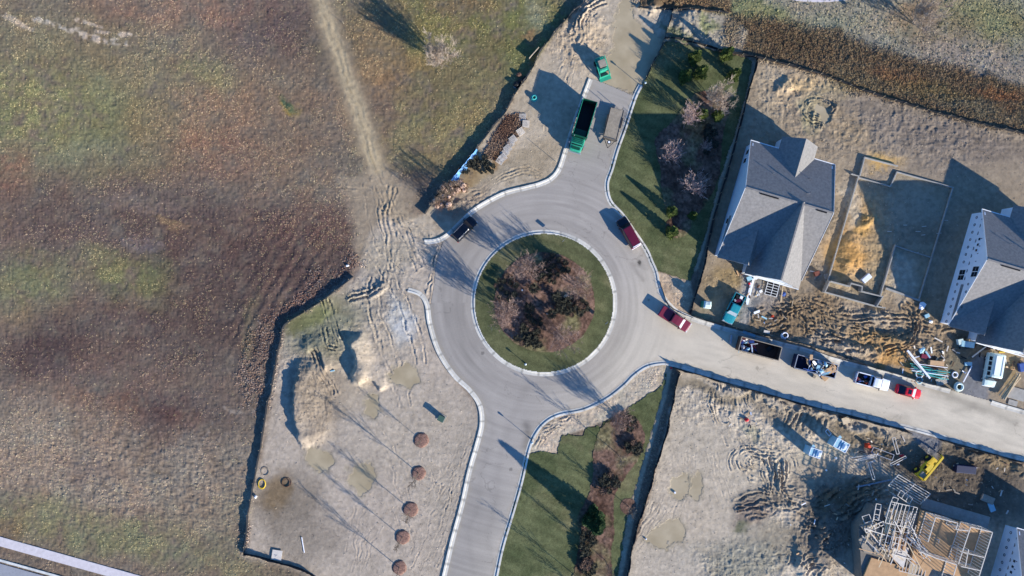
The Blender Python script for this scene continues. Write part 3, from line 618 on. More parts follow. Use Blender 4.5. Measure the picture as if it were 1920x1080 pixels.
for p, w_, k in [([(930,1100),(915,1000),(930,900),(950,800),(985,730)],7,.93),([(890,1100),(880,1000),(900,900),(925,800),(905,740)],6,.94),([(1180,520),(1200,590),(1300,640),(1600,730),(1900,810)],16,1.05),([(1186,492),(1196,512),(1206,522)],5,.78),([(985,835),(990,815),(984,800)],9,.62),([(1200,490),(1200,494)],3,.5),([(1760,735),(1830,755),(1900,790)],9,.72),([(1790,770),(1830,760)],7,.8),([(1660,786),(1700,780)],7,.85)]:
    sel, d, s_, g_ = ldist(p, WX*.3+GX*.7, WY*.3+GY*.7); m = np.zeros(GX.shape); m[sel] = np.exp(-(d/w_)**2); RC *= (1+(k-1)*m[..., None])
sel, d, s_, g_ = ldist([(996,343),(1010,348),(1060,345)], GX, GY); 
RC *= (1+.07*fbm(X, Y, 5, 4, 311)+.05*n_small*sstep(-.2,.5,n_mid))[..., None]
crk = np.abs(fbm(X+.6*n_small, Y+.6*n_mid, 7.5, 3, 313)); RC *= (1-.22*(crk < .006)*(n_big > -.2))[..., None]
for (mx, my, mr, k) in ((1199,492,3.6,.45),(905,662,3.4,.55),(958,880,3.4,.6),(1420,690,3.4,.7),(1216,562,2.5,.6)):
    md = np.hypot(GX-mx, GY-my); RC *= (1-(1-k)*(md < mr))[..., None]
tyre = np.zeros(GX.shape)
for R0 in (152,163,176,188):
    tyre += np.exp(-((rr_-R0-5*w1)/3.0)**2)*sstep(-.6,.4,n_big+.5*w2)
RC *= (1-.07*tyre+.05*sstep(165,205,rr_)*sstep(230,190,rr_))[..., None]
for q in ((872,640,900,700),(1060,380,1110,430)):
    pass
pt = ((np.abs((GX-1215)*.93+(GY-470)*.36) < 14) & (np.abs(-(GX-1215)*.36+(GY-470)*.93) < 36)); RC *= (1-.10*pt)[..., None]
RC *= (1+.05*sstep(1000,1080,GX+.4*GY))[..., None]
dirtedge = sstep(14, 0, kmin+5*n_small)*.5
RC = RC*(1-dirtedge[..., None]) + np.array(lin((172,158,134)))*KA*dirtedge[..., None]
grid_mesh('road', cells(road_d > -1.0), np.full(GX.shape, 0.03), RC, M['road'])

def lawncol(base, alt, seed):
    t = np.clip(.5+.9*fbm(X, Y, 3.0, 4, seed), 0, 1); c = mixc(base, alt, t)
    yel = np.clip(fbm(X, Y, 5, 4, seed+9)*2.2-.25, 0, .8); c = c*(1-yel[..., None])+mixc((116,112,76), (128,120,86), t)*yel[..., None]
    mow = .09*np.sin((X*.35+Y*.9)*3.2)
    return c*(1+.22*n_fine+.10*n_small+mow)[..., None]
LC = lawncol((82,88,56), (106,108,72), 401)
sheetz = .07+.012*n_fine
grid_mesh('lawn', cells(((l1+1.6*n_fine+2.2*n_small > 0) | (l2+1.6*n_fine+2.2*n_small > 0)) & (inside_hard > -5)), sheetz, LC, M['lawn'])
MC = lawncol((88,66,54), (124,98,82), 405); MC *= (1+.5*np.clip(n_fine, -.6, 1))[..., None]
Zm = .12+.05*n_small+.03*n_fine
ringm = np.zeros(GX.shape, bool)
grid_mesh('mulch_bed', cells((b1+2*n_small > 0) | (b2+2*n_small > 0) | (np.hypot(GX-1178, GY-949)+n_small < 14)), Zm, MC, M['mulch'])
grid_mesh('island_lawn', cells(isl_r < 128.6), np.where(isl_r > 122, .17, .17+.3*sstep(125, 60, isl_r)), lawncol((82,86,56), (104,104,70), 411), M['lawn'])
Zi = .15+.3*sstep(125, 60, isl_r)+.08+.05*n_small+.03*n_fine
grid_mesh('island_mulch_bed', cells(bed0 > 0), Zi, MC*1.12, M['mulch'])
PC = mixc((168,150,116), (186,168,134), np.clip(.5+n_mid, 0, 1))
pm = np.zeros(GX.shape, bool)
for m in pud_m: pm |= m
grid_mesh('puddle', cells(pm), np.full(GX.shape, -.035), PC, M['puddle'])
TREE_RINGS = [(790,825),(785,887),(770,955),(755,1007),(749,1064)]

# kerbs
def kerb(name, pts, closed=False, w_in=.46, side=1):
    P = [Vector(((p[0]-960)/S, (540-p[1])/S, 0)) for p in smooth(pts, 14 if len(pts) < 30 else 5, closed)]
    prof = [(-w_in, .03-.06), (-w_in, .045), (-.02, .05), (.02, .16), (.32, .165), (.34, -.1)]
    secs = []
    n = len(P)
    for i, p in enumerate(P):
        a = P[(i-1) % n] if closed or i else P[0]; b = P[(i+1) % n] if closed or i < n-1 else P[-1]
        t = (b-a).normalized(); nn = Vector((t.y, -t.x, 0))*side
        secs.append([(p.x+nn.x*u, p.y+nn.y*u, z) for u, z in prof])
    mb = MB(); m = len(prof); vs = [q for s in secs for q in s]; fs = []
    for k in range(n if closed else n-1):
        for i in range(m-1):
            a, b = k*m+i, ((k+1) % n)*m+i
            fs.append((a, b, b+1, a+1) if side < 0 else (a, a+1, b+1, b))
    mb.add(vs, fs); o = mb.build(name, M['kerbv']); rk = random.Random(len(P)); cc = []; run = 0; seg = 1.0
    for i, p in enumerate(P):
        run += (p-P[i-1]).length if i else 0
        if run > 2.6: run = 0; seg = rk.uniform(.86,1.06); kk = .55
        else: kk = seg*rk.uniform(.95,1.03)
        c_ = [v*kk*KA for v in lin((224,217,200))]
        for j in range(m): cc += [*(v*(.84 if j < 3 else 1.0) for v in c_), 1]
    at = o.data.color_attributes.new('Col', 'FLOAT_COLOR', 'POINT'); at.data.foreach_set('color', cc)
    o; o['kind'] = 'structure'; return o
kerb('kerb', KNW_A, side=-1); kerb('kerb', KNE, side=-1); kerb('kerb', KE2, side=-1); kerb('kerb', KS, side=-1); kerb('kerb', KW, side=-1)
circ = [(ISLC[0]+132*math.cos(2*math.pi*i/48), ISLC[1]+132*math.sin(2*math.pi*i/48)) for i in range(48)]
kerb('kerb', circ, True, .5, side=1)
# the street and footpath in the lower left corner, the path along the top edge
def strip(name, a, b, w, z, m, ext=0):
    p = Vector(((a[0]-960)/S, (540-a[1])/S, 0)); q = Vector(((b[0]-960)/S, (540-b[1])/S, 0)); mb = MB()
    mb.beam(p+Vector((0,0,z-.06)), q+Vector((0,0,z-.06)), w, .12); o = mb.build(name, m); o['kind'] = 'structure'; return o
M['path'] = mat('pale concrete path', (206,196,192), .9, .12, 1.5)
M['street'] = mat('grey street asphalt', (150,150,152), .9, .1, 2)
strip('footpath', (-300,931), (520,1160), 1.55, .10, M['path'])
strip('street', (-300,1010), (300,1178), 6.6, .09, M['street'])
strip('street_kerb', (-300,966), (500,1190), .4, .14, M['kerb'])
tp = smooth([(1440,-22),(1480,-6),(1530,-1),(1580,-4),(1620,-16)], 4)
mb = MB()
for a, b in zip(tp[:-1], tp[1:]): mb.beam(W(*a, .03), W(*b, .03), .9, .08)
o = mb.build('top_footpath', M['path']); o['kind'] = 'structure'; o.name = 'grass_verge_path'
# ------------------------------------------------------------------ silt fences
def fence(pts, label, h=.8, stake_gap=2.3, lean=.0, wav=.12, seed=0, blue=None, stake_up=.12, side=1):
    rnd = random.Random(seed)
    P = [Vector(((p[0]-960)/S, (540-p[1])/S, 0)) for p in smooth(pts, 4)]
    L = [0]
    for a, b in zip(P[:-1], P[1:]): L.append(L[-1]+(b-a).length)
    def at(s):
        for i in range(len(P)-1):
            if s <= L[i+1] or i == len(P)-2:
                t = (s-L[i])/(L[i+1]-L[i]+1e-9); d = (P[i+1]-P[i]).normalized()
                return P[i].lerp(P[i+1], t), d
    o = thing('silt_fence', label, 'fence', P[0])
    inv = -P[0]
    n = max(8, int(L[-1]/.35)); secs = []
    ph = rnd.uniform(0, 9)
    for i in range(n+1):
        s = L[-1]*i/n; p, d = at(s); nn = Vector((d.y, -d.x, 0))
        u = (s % stake_gap)/stake_gap; sag = .10*math.sin(math.pi*u)+.06*math.sin(s*.7+ph)+rnd.uniform(-.03,.03)
        w = wav*(math.sin(s*1.3+ph)*.5+rnd.uniform(-.3,.3)); hh = h-sag
        off = [(-.05, -.1), (w*.4-.015, hh*.5), (w+lean-.012, hh), (w+lean+.012, hh), (w*.4+.015, hh*.5), (.05+.18*(lean>0), -.1)]
        q = p+inv
        secs.append([(q.x+nn.x*a, q.y+nn.y*a, z) for a, z in off])
    mb = MB(); mb.loft(secs); mb.build('fabric', M['fabric'], o)
    k = 0; s = rnd.uniform(.2, 1.2); cnt = 0
    while s < L[-1] and cnt < 90:
        p, d = at(s); nn = Vector((d.y, -d.x, 0))*(.07*side); q = p+inv+nn
        mb = MB(); t = Vector((rnd.uniform(-.06,.06), rnd.uniform(-.06,.06), h+stake_up+rnd.uniform(-.03,.12)))
        mb.beam(q+Vector((0,0,-.1)), q+t, .045, .045); mb.build('stake', M['stake'], o); s += stake_gap*rnd.uniform(.85, 1.15); cnt += 1
    return o
fence(F_NORTHWEST, 'black silt fence between the weedy field and the muddy strip beside the curving kerb', .85, seed=1, wav=.25, stake_gap=2.6)
fence(F_WEST, 'black silt fence with a sharp bend along the west side of the dirt lot', .72, seed=2, wav=.1, stake_gap=2.8)
fence(F_SOUTHWEST, 'short black silt fence across the bottom corner near the flat white board', .75, seed=3, wav=.15)
fence(F_PUDDLE, 'black silt fence beside the big muddy puddle', .85, seed=4, wav=.2)
fence(F_TOP, 'short black silt fence at the top above the puddle', .6, seed=5)
fence(F_NORTHEAST, 'long black silt fence with pale stakes below the strip of brown brush', .75, stake_gap=2.0, seed=6, stake_up=.25)
fence(F_LOT, 'black silt fence between the planted lawn and the first house', .95, seed=7, wav=.12)
fence(F_CORNER, 'low black silt fence round the kerb corner by the sandy verge', .45, seed=8, wav=.08)
fence(F_ROADNORTH, 'black silt fence behind the dumpsters along the north kerb', .95, seed=9, wav=.15)
fence(F_ROADSOUTH, 'black silt fence along the south kerb casting a wavy shadow on the road', 1.15, seed=10, wav=.18)
fence(F_ROADSOUTH2, 'black silt fence along the south kerb east of the gravel driveway', .95, seed=11, wav=.18)
fence(F_SOUTHEAST, 'tall black silt fence between the lower lawn and the bare south lot', .95, seed=12, wav=.2)

# ------------------------------------------------------------------ bare trees
def bare_tree(seed, h=6.5, spread=1.6, trunk=.30, limbs=13, subs=6, twigs=4, stems=1, tr=.075, up=1.0, wiggle=.18, tw=.016):
    rnd = random.Random(seed); T = MB(); B = MB()
    def branch(mb, p, d, L, r0, r1, n, segs=3):
        pts = [p]; d = Vector(d).normalized(); q = Vector(p)
        for i in range(segs):
            d = (d+Vector((rnd.uniform(-wiggle,wiggle), rnd.uniform(-wiggle,wiggle), .10*up))).normalized()
            q2 = q+d*(L/segs); ra = r0+(r1-r0)*i/segs; rb = r0+(r1-r0)*(i+1)/segs
            mb.tube(q, q2, ra, rb, n, caps=False); pts.append(q2); q = q2
        return pts, d
    for st in range(stems):
        a = rnd.uniform(0, 6.28) if stems == 1 else 6.28*st/stems+rnd.uniform(-.4,.4)
        tilt = .02 if stems == 1 else rnd.uniform(.12, .38)*spread/1.6
        base = Vector((0,0,-.05)) if stems == 1 else Vector((.12*math.cos(a), .12*math.sin(a), -.05))
        dd = Vector((math.cos(a)*tilt, math.sin(a)*tilt, 1)).normalized()
        hh = h*rnd.uniform(.85, 1.0)
        pts = [base]; N = 8; q = base; dirs = []
        for i in range(N):
            dd = (dd+Vector((rnd.uniform(-.04,.04), rnd.uniform(-.04,.04), 0))).normalized()
            q2 = q+dd*hh/N; k0 = (1-i/N)**.8; k1 = (1-(i+1)/N)**.8
            T.tube(q, q2, max(.012, tr*k0), max(.01, tr*k1), 6, caps=False); q = q2; pts.append(q)
        for j in range(limbs if stems == 1 else max(5, limbs//2)):
            t = trunk+(1-trunk)*(j+.5)/limbs if stems == 1 else rnd.uniform(.15, .95)
            i = min(N-1, int(t*N)); f = t*N-i; p = pts[i].lerp(pts[i+1], f)
            ang = j*2.4+rnd.uniform(-.4,.4); out = rnd.uniform(.45,.8)
            Ll = spread*(1.15-t*.75)*rnd.uniform(.75, 1.2)*1.25
            d = Vector((math.cos(ang)*out, math.sin(ang)*out, rnd.uniform(.7,1.1)*up))
            lp, ld = branch(B, p, d, Ll, tr*.38*(1.1-t*.5), .014, 4, 4)
            for k in range(subs):
                u = (k+.8)/subs; ii = min(3, int(u*4)); pp = lp[ii].lerp(lp[ii+1], u*4-ii)
                sd_ = Vector((ld.x+rnd.uniform(-.9,.9), ld.y+rnd.uniform(-.9,.9), ld.z+rnd.uniform(-.2,.5)))
                sp_, sdd = branch(B, pp, sd_, Ll*.42*rnd.uniform(.6,1.1), .017, tw*.7, 3, 2)
                for m_ in range(twigs):
                    u2 = rnd.uniform(.2, 1)*2; i2 = min(1, int(u2)); p2 = sp_[i2].lerp(sp_[i2+1], u2-i2)
                    td = Vector((sdd.x+rnd.uniform(-1,1), sdd.y+rnd.uniform(-1,1), sdd.z+rnd.uniform(-.3,.7)))
                    branch(B, p2, td, Ll*.24*rnd.uniform(.5,1.1), tw*.75, tw*.45, 3, 1)
    return T, B
def make_tree(name, label, cat, loc, group, mats, rz=0, **kw):
    o = thing(name, label, cat, loc, rz, group); T, B = bare_tree(**kw)
    T.build('trunk', mats[0], o); B.build('crown', mats[1], o); return o
street = [make_tree('bare_tree', None, 'tree', (0,0,-50), None, (M['bark'], M['bark']), seed=s, h=1.0*hh, spread=sp, trunk=.30, limbs=14, tr=.065) for s, hh, sp in ((1,6.6,1.5),(2,7.2,1.6),(3,6.0,1.4))]
used_t = set()
def put_tree(k, px, py, label, scale, group=None, rz=None, srcs=street, z=0.0):
    src = srcs[k % len(srcs)]; loc = G(px, py); loc.z = max(loc.z, 0)+z; rz = random.Random(px*7+py).uniform(0, 6.28) if rz is None else rz
    if src.name not in used_t:
        used_t.add(src.name); src.location = loc; src.rotation_euler = (0,0,rz); src.scale = (scale,)*3; src['label'] = label
        if group: src['group'] = group
        return src
    o = dup(src, loc, rz, label, group, scale)
    if not group and 'group' in o: del o['group']
    return o
row = ['bare young tree in a round red mulch ring, topmost of its row','bare young tree second from the top in the row of mulch rings','bare young tree in the middle of the row of five mulch rings','bare young tree fourth from the top in the row of mulch rings','bare young tree at the bottom end of the row of mulch rings']
mound_mat = mat('red brown mulch mound', (108,80,68), .95, .5, 5, .06, 12, col2=(140,108,92))
for i, ((px, py), sc_) in enumerate(zip(TREE_RINGS, (.72, 1.08, 1.05, .95, 1.05))):
    put_tree(i, px, py, row[i], sc_, 'row of bare trees on the dirt lot', z=.1)
    mb = MB(); g = G(px, py); secs = []
    rnd = random.Random(i); nn = 28; R = 1.25+.08*rnd.random()
    js = [1+rnd.uniform(-.05,.05) for _ in range(nn)]
    for r, z in ((R, -.12), (R*.97, .10), (R*.75, .20), (R*.5, .19), (R*.2, .22)):
        secs.append([(r*js[k]*math.cos(6.283*k/nn), r*js[k]*math.sin(6.283*k/nn), z+rnd.uniform(-.025,.025)) for k in range(nn)])
    mb.loft(secs); o = mb.build('mulch_ring', mound_mat, smooth=True); o.location = (g.x, g.y, max(g.z, 0)-.03)
    tag(o, ['round red mulch ring nearest the green utility box','round red mulch ring second from the top of the row','round red mulch ring in the middle of the row of five','round red mulch ring fourth from the top of the row','round red mulch ring at the bottom end of the row'][i], 'mulch ring', 'mulch rings round the bare trees')
o = MB().beam(G(749,1064)+Vector((0,0,0)), G(749,1064)+Vector((0,0,.01)), .01, .01)  # nothing
# lawn trees
lt = [(1157,850,.98,'bare tree in the upper half of the lower mulch bed'),(1178,949,.9,'bare tree in its own small round mulch spot beside the tall silt fence'),(1134,1049,1.0,'bare tree rising from the lower mulch bed near the bottom edge'),(1087,1086,.95,'bare tree at the bottom edge of the lower mulch bed, west side'),(1104,1120,.8,'bare tree just below the bottom edge of the lower lawn')]
for i, (px, py, s_, lb) in enumerate(lt): put_tree(i+1, px, py, lb, s_, z=.1)
multi = [make_tree('clump_tree', None, 'tree', (0,0,-50), None, (M['twigbrown'], M['twigbrown']), seed=30+s, h=5.0, spread=2.8, limbs=16, stems=8, tr=.05, subs=6, twigs=4, tw=.019) for s in (1,2)]
for i, (px, py, lb) in enumerate([(986,505,'multi-stemmed bare tree in the upper left of the round island bed'),(1081,535,'multi-stemmed bare tree in the right side of the round island bed'),(946,585,'multi-stemmed bare tree in the left side of the round island bed'),(1054,632,'multi-stemmed bare tree in the lower right of the round island bed')]):
    put_tree(i, px, py, lb, [1.05,.95,1.05,.95][i], 'multi-stemmed trees in the round island', srcs=multi, z=.4)
put_tree(0, 1157, 779, 'multi-stemmed bare tree where the lower mulch bed meets the sandy verge', .85, srcs=multi, z=.1)
put_tree(1, 1200, 1160, 'multi-stemmed bare tree below the lower lawn', .8, srcs=multi, z=.1) if False else None
pink = [make_tree('crabapple_tree', None, 'tree', (0,0,-50), None, (M['twigpink'], M['twigpink']), seed=50+s, h=3.2, spread=1.9, limbs=16, stems=7, tr=.045, subs=5, twigs=3, up=.6, tw=.022) for s in (1,2)]
for i, (px, py, s_, lb) in enumerate([(1296,350,1.15,'round pinkish bare tree, brightest one in the shaded bed by the first house'),(1255,290,.95,'brownish pink bare tree in the middle of the shaded bed'),(1288,222,1.0,'pinkish bare tree at the upper left edge of the shaded bed'),(1320,276,.5,'small pale bare sapling alone in the shaded bed')]):
    put_tree(i, px, py, lb, s_, srcs=pink, z=.1)
pale = [make_tree('pale_bare_tree', None, 'tree', (0,0,-50), None, (M['twig'], M['twig']), seed=70, h=5.4, spread=3.0, limbs=18, stems=6, tr=.06, subs=8, twigs=6, tw=.026)]
for i, (px, py, s_, lb) in enumerate([(825,116,1.0,'pale bare tree standing alone in the weedy field'),(1335,190,.9,'pale spreading bare tree at the top of the shaded planting bed'),(1712,43,1.05,'pale bare tree leaning over the top right grass verge'),(1650,-30,.9,'pale bare tree just above the top edge')]):
    put_tree(i, px, py, lb, s_, srcs=pale)

# ------------------------------------------------------------------ evergreens and shrubs
def leafy(seed, h, r, n, cone=True, leaf=.13, z0=.1):
    rnd = random.Random(seed); mb = MB()
    for i in range(n):
        t = rnd.random()**1.3 if cone else rnd.random(); a = rnd.uniform(0, 6.283)
        lob = 1+.22*math.sin(a*3+t*7+seed)+.15*math.sin(a*5-t*11)
        if cone: rr = r*(1-t)**.75*lob*(.35+.65*rnd.random()**.4); z = z0+t*h
        else: ph = math.acos(1-1.5*rnd.random()); k = rnd.random()**.33; rr = r*math.sin(ph)*k*lob; z = z0+h*.5+h*.5*math.cos(ph)*k
        p = Vector((rr*math.cos(a), rr*math.sin(a), z))
        out = Vector((math.cos(a), math.sin(a), rnd.uniform(-.1,.7))).normalized()
        s_ = out.cross(Vector((rnd.uniform(-1,1), rnd.uniform(-1,1), 1))).normalized(); L = leaf*rnd.uniform(.7,1.6)
        mb.add([p-s_*L*.32, p+s_*L*.32, p+out*L+Vector((0,0,.02))], [(0,1,2)])
    return mb
def make_ever(name, seed, h, r, n, m, leaf=.2):
    o = thing(name, None, 'tree', (0,0,-50)); leafy(seed, h, r, n, True, leaf).build('crown', m, o)
    mb = MB(); mb.tube((0,0,-.1), (0,0,h*.8), .07, .02, 6); mb.build('trunk', M['bark'], o); return o
ev = [make_ever('evergreen_tree', s, 3.9, .95, 3200, M['leaflight']) for s in (1,2)]
for i, (px, py, s_, lb) in enumerate([(1300,112,1.0,'conical evergreen nearest the top edge of the planted lawn'),(1359,106,1.0,'conical evergreen close to the staked fence at the top right of the lawn'),(1311,140,1.05,'conical evergreen in the middle of the four lawn evergreens'),(1282,147,1.0,'conical evergreen leftmost on the planted lawn'),(1373,144,.95,'conical evergreen beside the fence at the right edge of the lawn'),
    (1314,218,.85,'small evergreen at the top of the shaded bed, left of a pair'),(1344,219,.85,'small evergreen at the top of the shaded bed, right of a pair'),(1258,398,.85,'small evergreen at the left tip of the shaded bed'),(1297,405,.7,'small evergreen in the lower shaded bed beside the pair of tips'),(1258,436,.95,'narrow evergreen at the bottom tip of the mulch bed')]):
    put_tree(i, px, py, lb, s_, srcs=ev, z=.1)
big = make_ever('big_evergreen', 9, 7.2, 1.75, 9000, M['leafdark'], .26); tag(big, 'large dark green evergreen casting a long shadow over the lower lawn', 'tree'); big.location = G(1113,971)
sh = []
for s in (1,2,3):
    o = thing('shrub', None, 'shrub', (0,0,-50)); leafy(s+20, .85, .42, 260, False, .17, 0).build('foliage', M['shrub'] if s < 3 else M['shrubbrown'], o)
    sh.append(o)
def cluster(cx, cy, rx, ry, ang, n, label, group, seed, z, sc=(.7,1.1), gap=8.0):
    rnd = random.Random(seed); a = math.radians(ang); pts = []; tries = 0
    while len(pts) < n and tries < 4000:
        tries += 1; u, v = rnd.uniform(-1,1), rnd.uniform(-1,1)
        if u*u+v*v > 1: continue
        x = cx+u*rx*math.cos(a)-v*ry*math.sin(a); y = cy+u*rx*math.sin(a)+v*ry*math.cos(a)
        if all((x-p[0])**2+(y-p[1])**2 > gap*gap for p in pts): pts.append((x, y))
    for x, y in pts:
        put_tree(rnd.randint(0,2), x, y, label, rnd.uniform(*sc), group, srcs=sh, z=z)
Gi = 'young shrubs in the round island bed'
for c in [(1024,512,20,24,0,22,'young shrub in the dark upper group of the round island bed',Gi,1),(1072,574,32,16,5,24,'young shrub in the right-hand group of the round island bed',Gi,2),(998,615,20,26,0,22,'young shrub in the lower left group of the round island bed',Gi,3),(950,540,22,24,30,12,'young shrub in the sparse left group of the round island bed',Gi,4),(1045,492,26,10,30,10,'young shrub near the top rim of the round island bed',Gi,5),(990,640,24,8,10,9,'young shrub near the lower rim of the round island bed',Gi,6)]:
    cluster(*c, .5)
for px, py, s_, lb in [(1001,541,1.7,'dark round evergreen bush left of centre in the island bed'),(1042,556,1.6,'dark round evergreen bush near the pale rock in the island'),(1034,588,1.6,'round green bush below the middle of the island bed'),(992,577,1.8,'dark round bush in the lower middle of the island bed')]:
    put_tree(0, px, py, lb, s_, srcs=sh, z=.5)
Gl = 'small shrubs in the lower lawn bed'
for c in [(1175,792,18,10,20,12,'small shrub at the top of the lower lawn bed',Gl,11),(1188,838,20,10,20,13,'small shrub in the upper half of the lower lawn bed',Gl,12),(1140,905,16,18,20,14,'small shrub in the narrow waist of the lower lawn bed',Gl,13),(1100,1010,12,28,0,12,'small shrub on the west edge of the lower lawn bed',Gl,14),(1100,1062,14,16,0,8,'small shrub at the bottom of the lower lawn bed',Gl,15)]:
    cluster(*c, .1, (.9,1.4), 9)
cluster(1330, 262, 14, 30, 0, 8, 'dark shrub in the shaded bed beside the first house', 'dark shrubs in the shaded bed', 16, .1, (1.0,1.5), 10)
mb = MB(); mb.lump((0,0,.15), (.42,.38,.3), 3); o = mb.build('rock', mat('pale sandstone', (215,195,160), .9, .15, 4), smooth=False); o.location = G(1061,556,.45); tag(o, 'pale round rock among shrubs in the island bed', 'rock')
for px, py, lb in ((979,544,'small white marker stone left of centre in the island'),(1026,588,'small white marker stone below centre in the island')):
    mb = MB(); mb.lump((0,0,.05), (.16,.14,.14), 4); o = mb.build('marker_stone', M['white']); o.location = G(px, py, .5); tag(o, lb, 'stone')

# ------------------------------------------------------------------ weeds as stuff: field tufts, brush, litter
def tufts(name, label, n, region, size, seed, colf, hmul=1.0, bright=(1.1,1.7), cnt=3):
    r = np.random.RandomState(seed); px = []; 
    X0, X1, Y0, Y1 = region[1]
    m = 0; PX = np.zeros(0); PY = np.zeros(0)
    while m < n:
        x = r.uniform(X0, X1, n); y = r.uniform(Y0, Y1, n)
        i = np.clip(np.searchsorted(ay, y)-1, 0, NY-1); j = np.clip(np.searchsorted(ax, x)-1, 0, NX-1)
        keep = r.rand(n) < region[0][i, j]; PX = np.concatenate([PX, x[keep]]); PY = np.concatenate([PY, y[keep]]); m = len(PX)
        if keep.sum() < n*.01: break
    PX = PX[:n]; PY = PY[:n]; n = len(PX)
    i = np.clip(np.searchsorted(ay, PY)-1, 0, NY-1); j = np.clip(np.searchsorted(ax, PX)-1, 0, NX-1)
    base = COL[i, j]; zz = Z[i, j]; wx = (PX-960)/S; wy = (540-PY)/S
    V = np.zeros((n, cnt, 3, 3), np.float32)
    for k in range(cnt):
        a = r.uniform(0, 6.283, n); s = size*r.uniform(.5, 1.4, n); hh = s*hmul*r.uniform(.5, 1.2, n); ox = r.uniform(-.5,.5,n)*size; oy = r.uniform(-.5,.5,n)*size
        for q, (du, dv, dz) in enumerate(((-.5, 0, 0), (.5, 0, 0), (0, .55, 1))):
            V[:, k, q, 0] = wx+ox+(du*np.cos(a)-dv*np.sin(a))*s; V[:, k, q, 1] = wy+oy+(du*np.sin(a)+dv*np.cos(a))*s; V[:, k, q, 2] = zz-.02+dz*hh
    nv = n*cnt*3; me = bpy.data.meshes.new(name); me.vertices.add(nv); me.vertices.foreach_set('co', V.ravel())
    me.loops.add(nv); me.loops.foreach_set('vertex_index', np.arange(nv, dtype=np.int32)); me.polygons.add(nv//3)
    me.polygons.foreach_set('loop_start', np.arange(0, nv, 3, dtype=np.int32)); me.polygons.foreach_set('loop_total', np.full(nv//3, 3, np.int32))
    me.update(calc_edges=True)
    cc = np.ones((n, cnt*3, 4), np.float32); b = r.uniform(bright[0], bright[1], n)[:, None]
    tint = colf(r, n); cc[:, :, :3] = (base*.6*b+tint*.4)[:, None, :]
    at = me.color_attributes.new('Col', 'FLOAT_COLOR', 'POINT'); at.data.foreach_set('color', np.clip(cc, 0, .9).ravel())
    me.materials.append(M['weeds']); o = bpy.data.objects.new(name, me); C.objects.link(o); tag(o, label, 'weeds', kind='stuff'); return o
M['weeds'] = mat('dry weeds', (0,0,0), .95, .15, 2.0, attr='Col', spec=.05)
def cols(*cs):
    arr = np.array([lin(c) for c in cs])
    return lambda r, n: arr[r.randint(0, len(arr), n)]
weedy = fieldrel*sstep(12, 0, brush_d)*sstep(-8, -14, inside_hard)*(.10+.9*sstep(-.05, .45, n_mid+.4*n_small+.9*n_big))
tufts('field_weeds', 'dry tufts of weeds scattered over the open field', 42000, (weedy, (-20,1960,-20,1100)), .21, 1, cols((190,168,128),(178,150,104),(150,120,94),(144,142,96)), .30, (1.4,2.3))
edge = np.zeros(GX.shape)
for F in (F_NORTHWEST, F_WEST, F_TOP):
    sel, d, s_, g_ = ldist(F); edge[sel] = np.maximum(edge[sel], 1-sstep(6, 26, d))
rustw = np.maximum(blob(500, 680, 36, 70, 15), np.maximum(blob(590, 545, 60, 20, -32), np.maximum(blob(680, 495, 24, 14), blob(452, 1020, 14, 20))))*sstep(0, -6, sdist(WLOT)-8)
tufts('fence_weeds', 'rusty brown weeds crowding the west silt fence', 4200, (np.clip(rustw, 0, 1)*.8*sstep(-.4,.3,n_small), (420,720,460,1060)), .24, 2, cols((150,108,84),(168,140,120),(120,92,76),(156,148,138)), .5, (1.3,2.2))
tufts('roadside_brush', 'brown brush filling the strip above the staked fence', 26000, (np.clip(soft(brush_d, 12)+blob(1280,5,90,12), 0, 1)*.8, (1180,1975,-30,270)), .24, 3, cols((132,106,78),(150,120,84),(104,86,66),(140,128,92)), .5, (1.1,1.9))
tufts('rough_grass', 'thin pale grass beyond the brush strip at the top right', 5000, (np.clip(1-lotm-soft(brush_d, 6), 0, 1)*(GX > 1375)*(GY < 240), (1375,1975,-30,240)), .22, 4, cols((150,140,110),(110,112,70)), .6)
clod = np.clip(lotm*(.15+mudamp), 0, 1)*sstep(-6, -12, inside_hard)
tufts('loose_clods', 'loose clods and straw lying on the churned mud', 13000, (clod*.8, (440,1975,-30,1100)), .16, 5, cols((190,170,140),(150,130,100),(110,90,66),(214,200,176)), .5, (.9,1.7))
pile = sstep(-4, 6, sdist([(975,213),(986,228),(962,262),(935,300),(905,292),(925,255),(952,218)]))
tufts('red_bark_pile', 'dark red bark and cuttings heaped inside the fence', 4500, (pile, (890,1000,200,310)), .3, 6, cols((110,60,46),(84,46,38),(130,80,58)), .6, (.5,1.1))
# ------------------------------------------------------------------ houses
M['wrapdark'] = mat('grey sheathing boards', (120,112,100), .85, .2, 1.5)
IX, IY = Vector((.960,-.280,0)), Vector((-.276,-.961,0))     # along the ridge, towards the street (world)
def house_frame(px, py): return Vector(((px-960)/S, (540-py)/S, 0))
HX = math.atan2(-.280, .960)                                  # local x = along ridge; local y = away from street (so front is -y)
def gable(mb, x0, x1, yr, hr, yf, hf, yb, hb, t=.18, mi=0):
    """roof slab, ridge parallel to x at y=yr"""
    for (ya, ha) in ((yf, hf), (yb, hb)):
        mb.add([(x0,ya,ha),(x1,ya,ha),(x1,yr,hr),(x0,yr,hr),(x0,ya,ha-t),(x1,ya,ha-t),(x1,yr,hr-t),(x0,yr,hr-t)],
               [(0,1,2,3),(7,6,5,4),(0,4,5,1),(1,5,6,2),(2,6,7,3),(3,7,4,0)], mi)
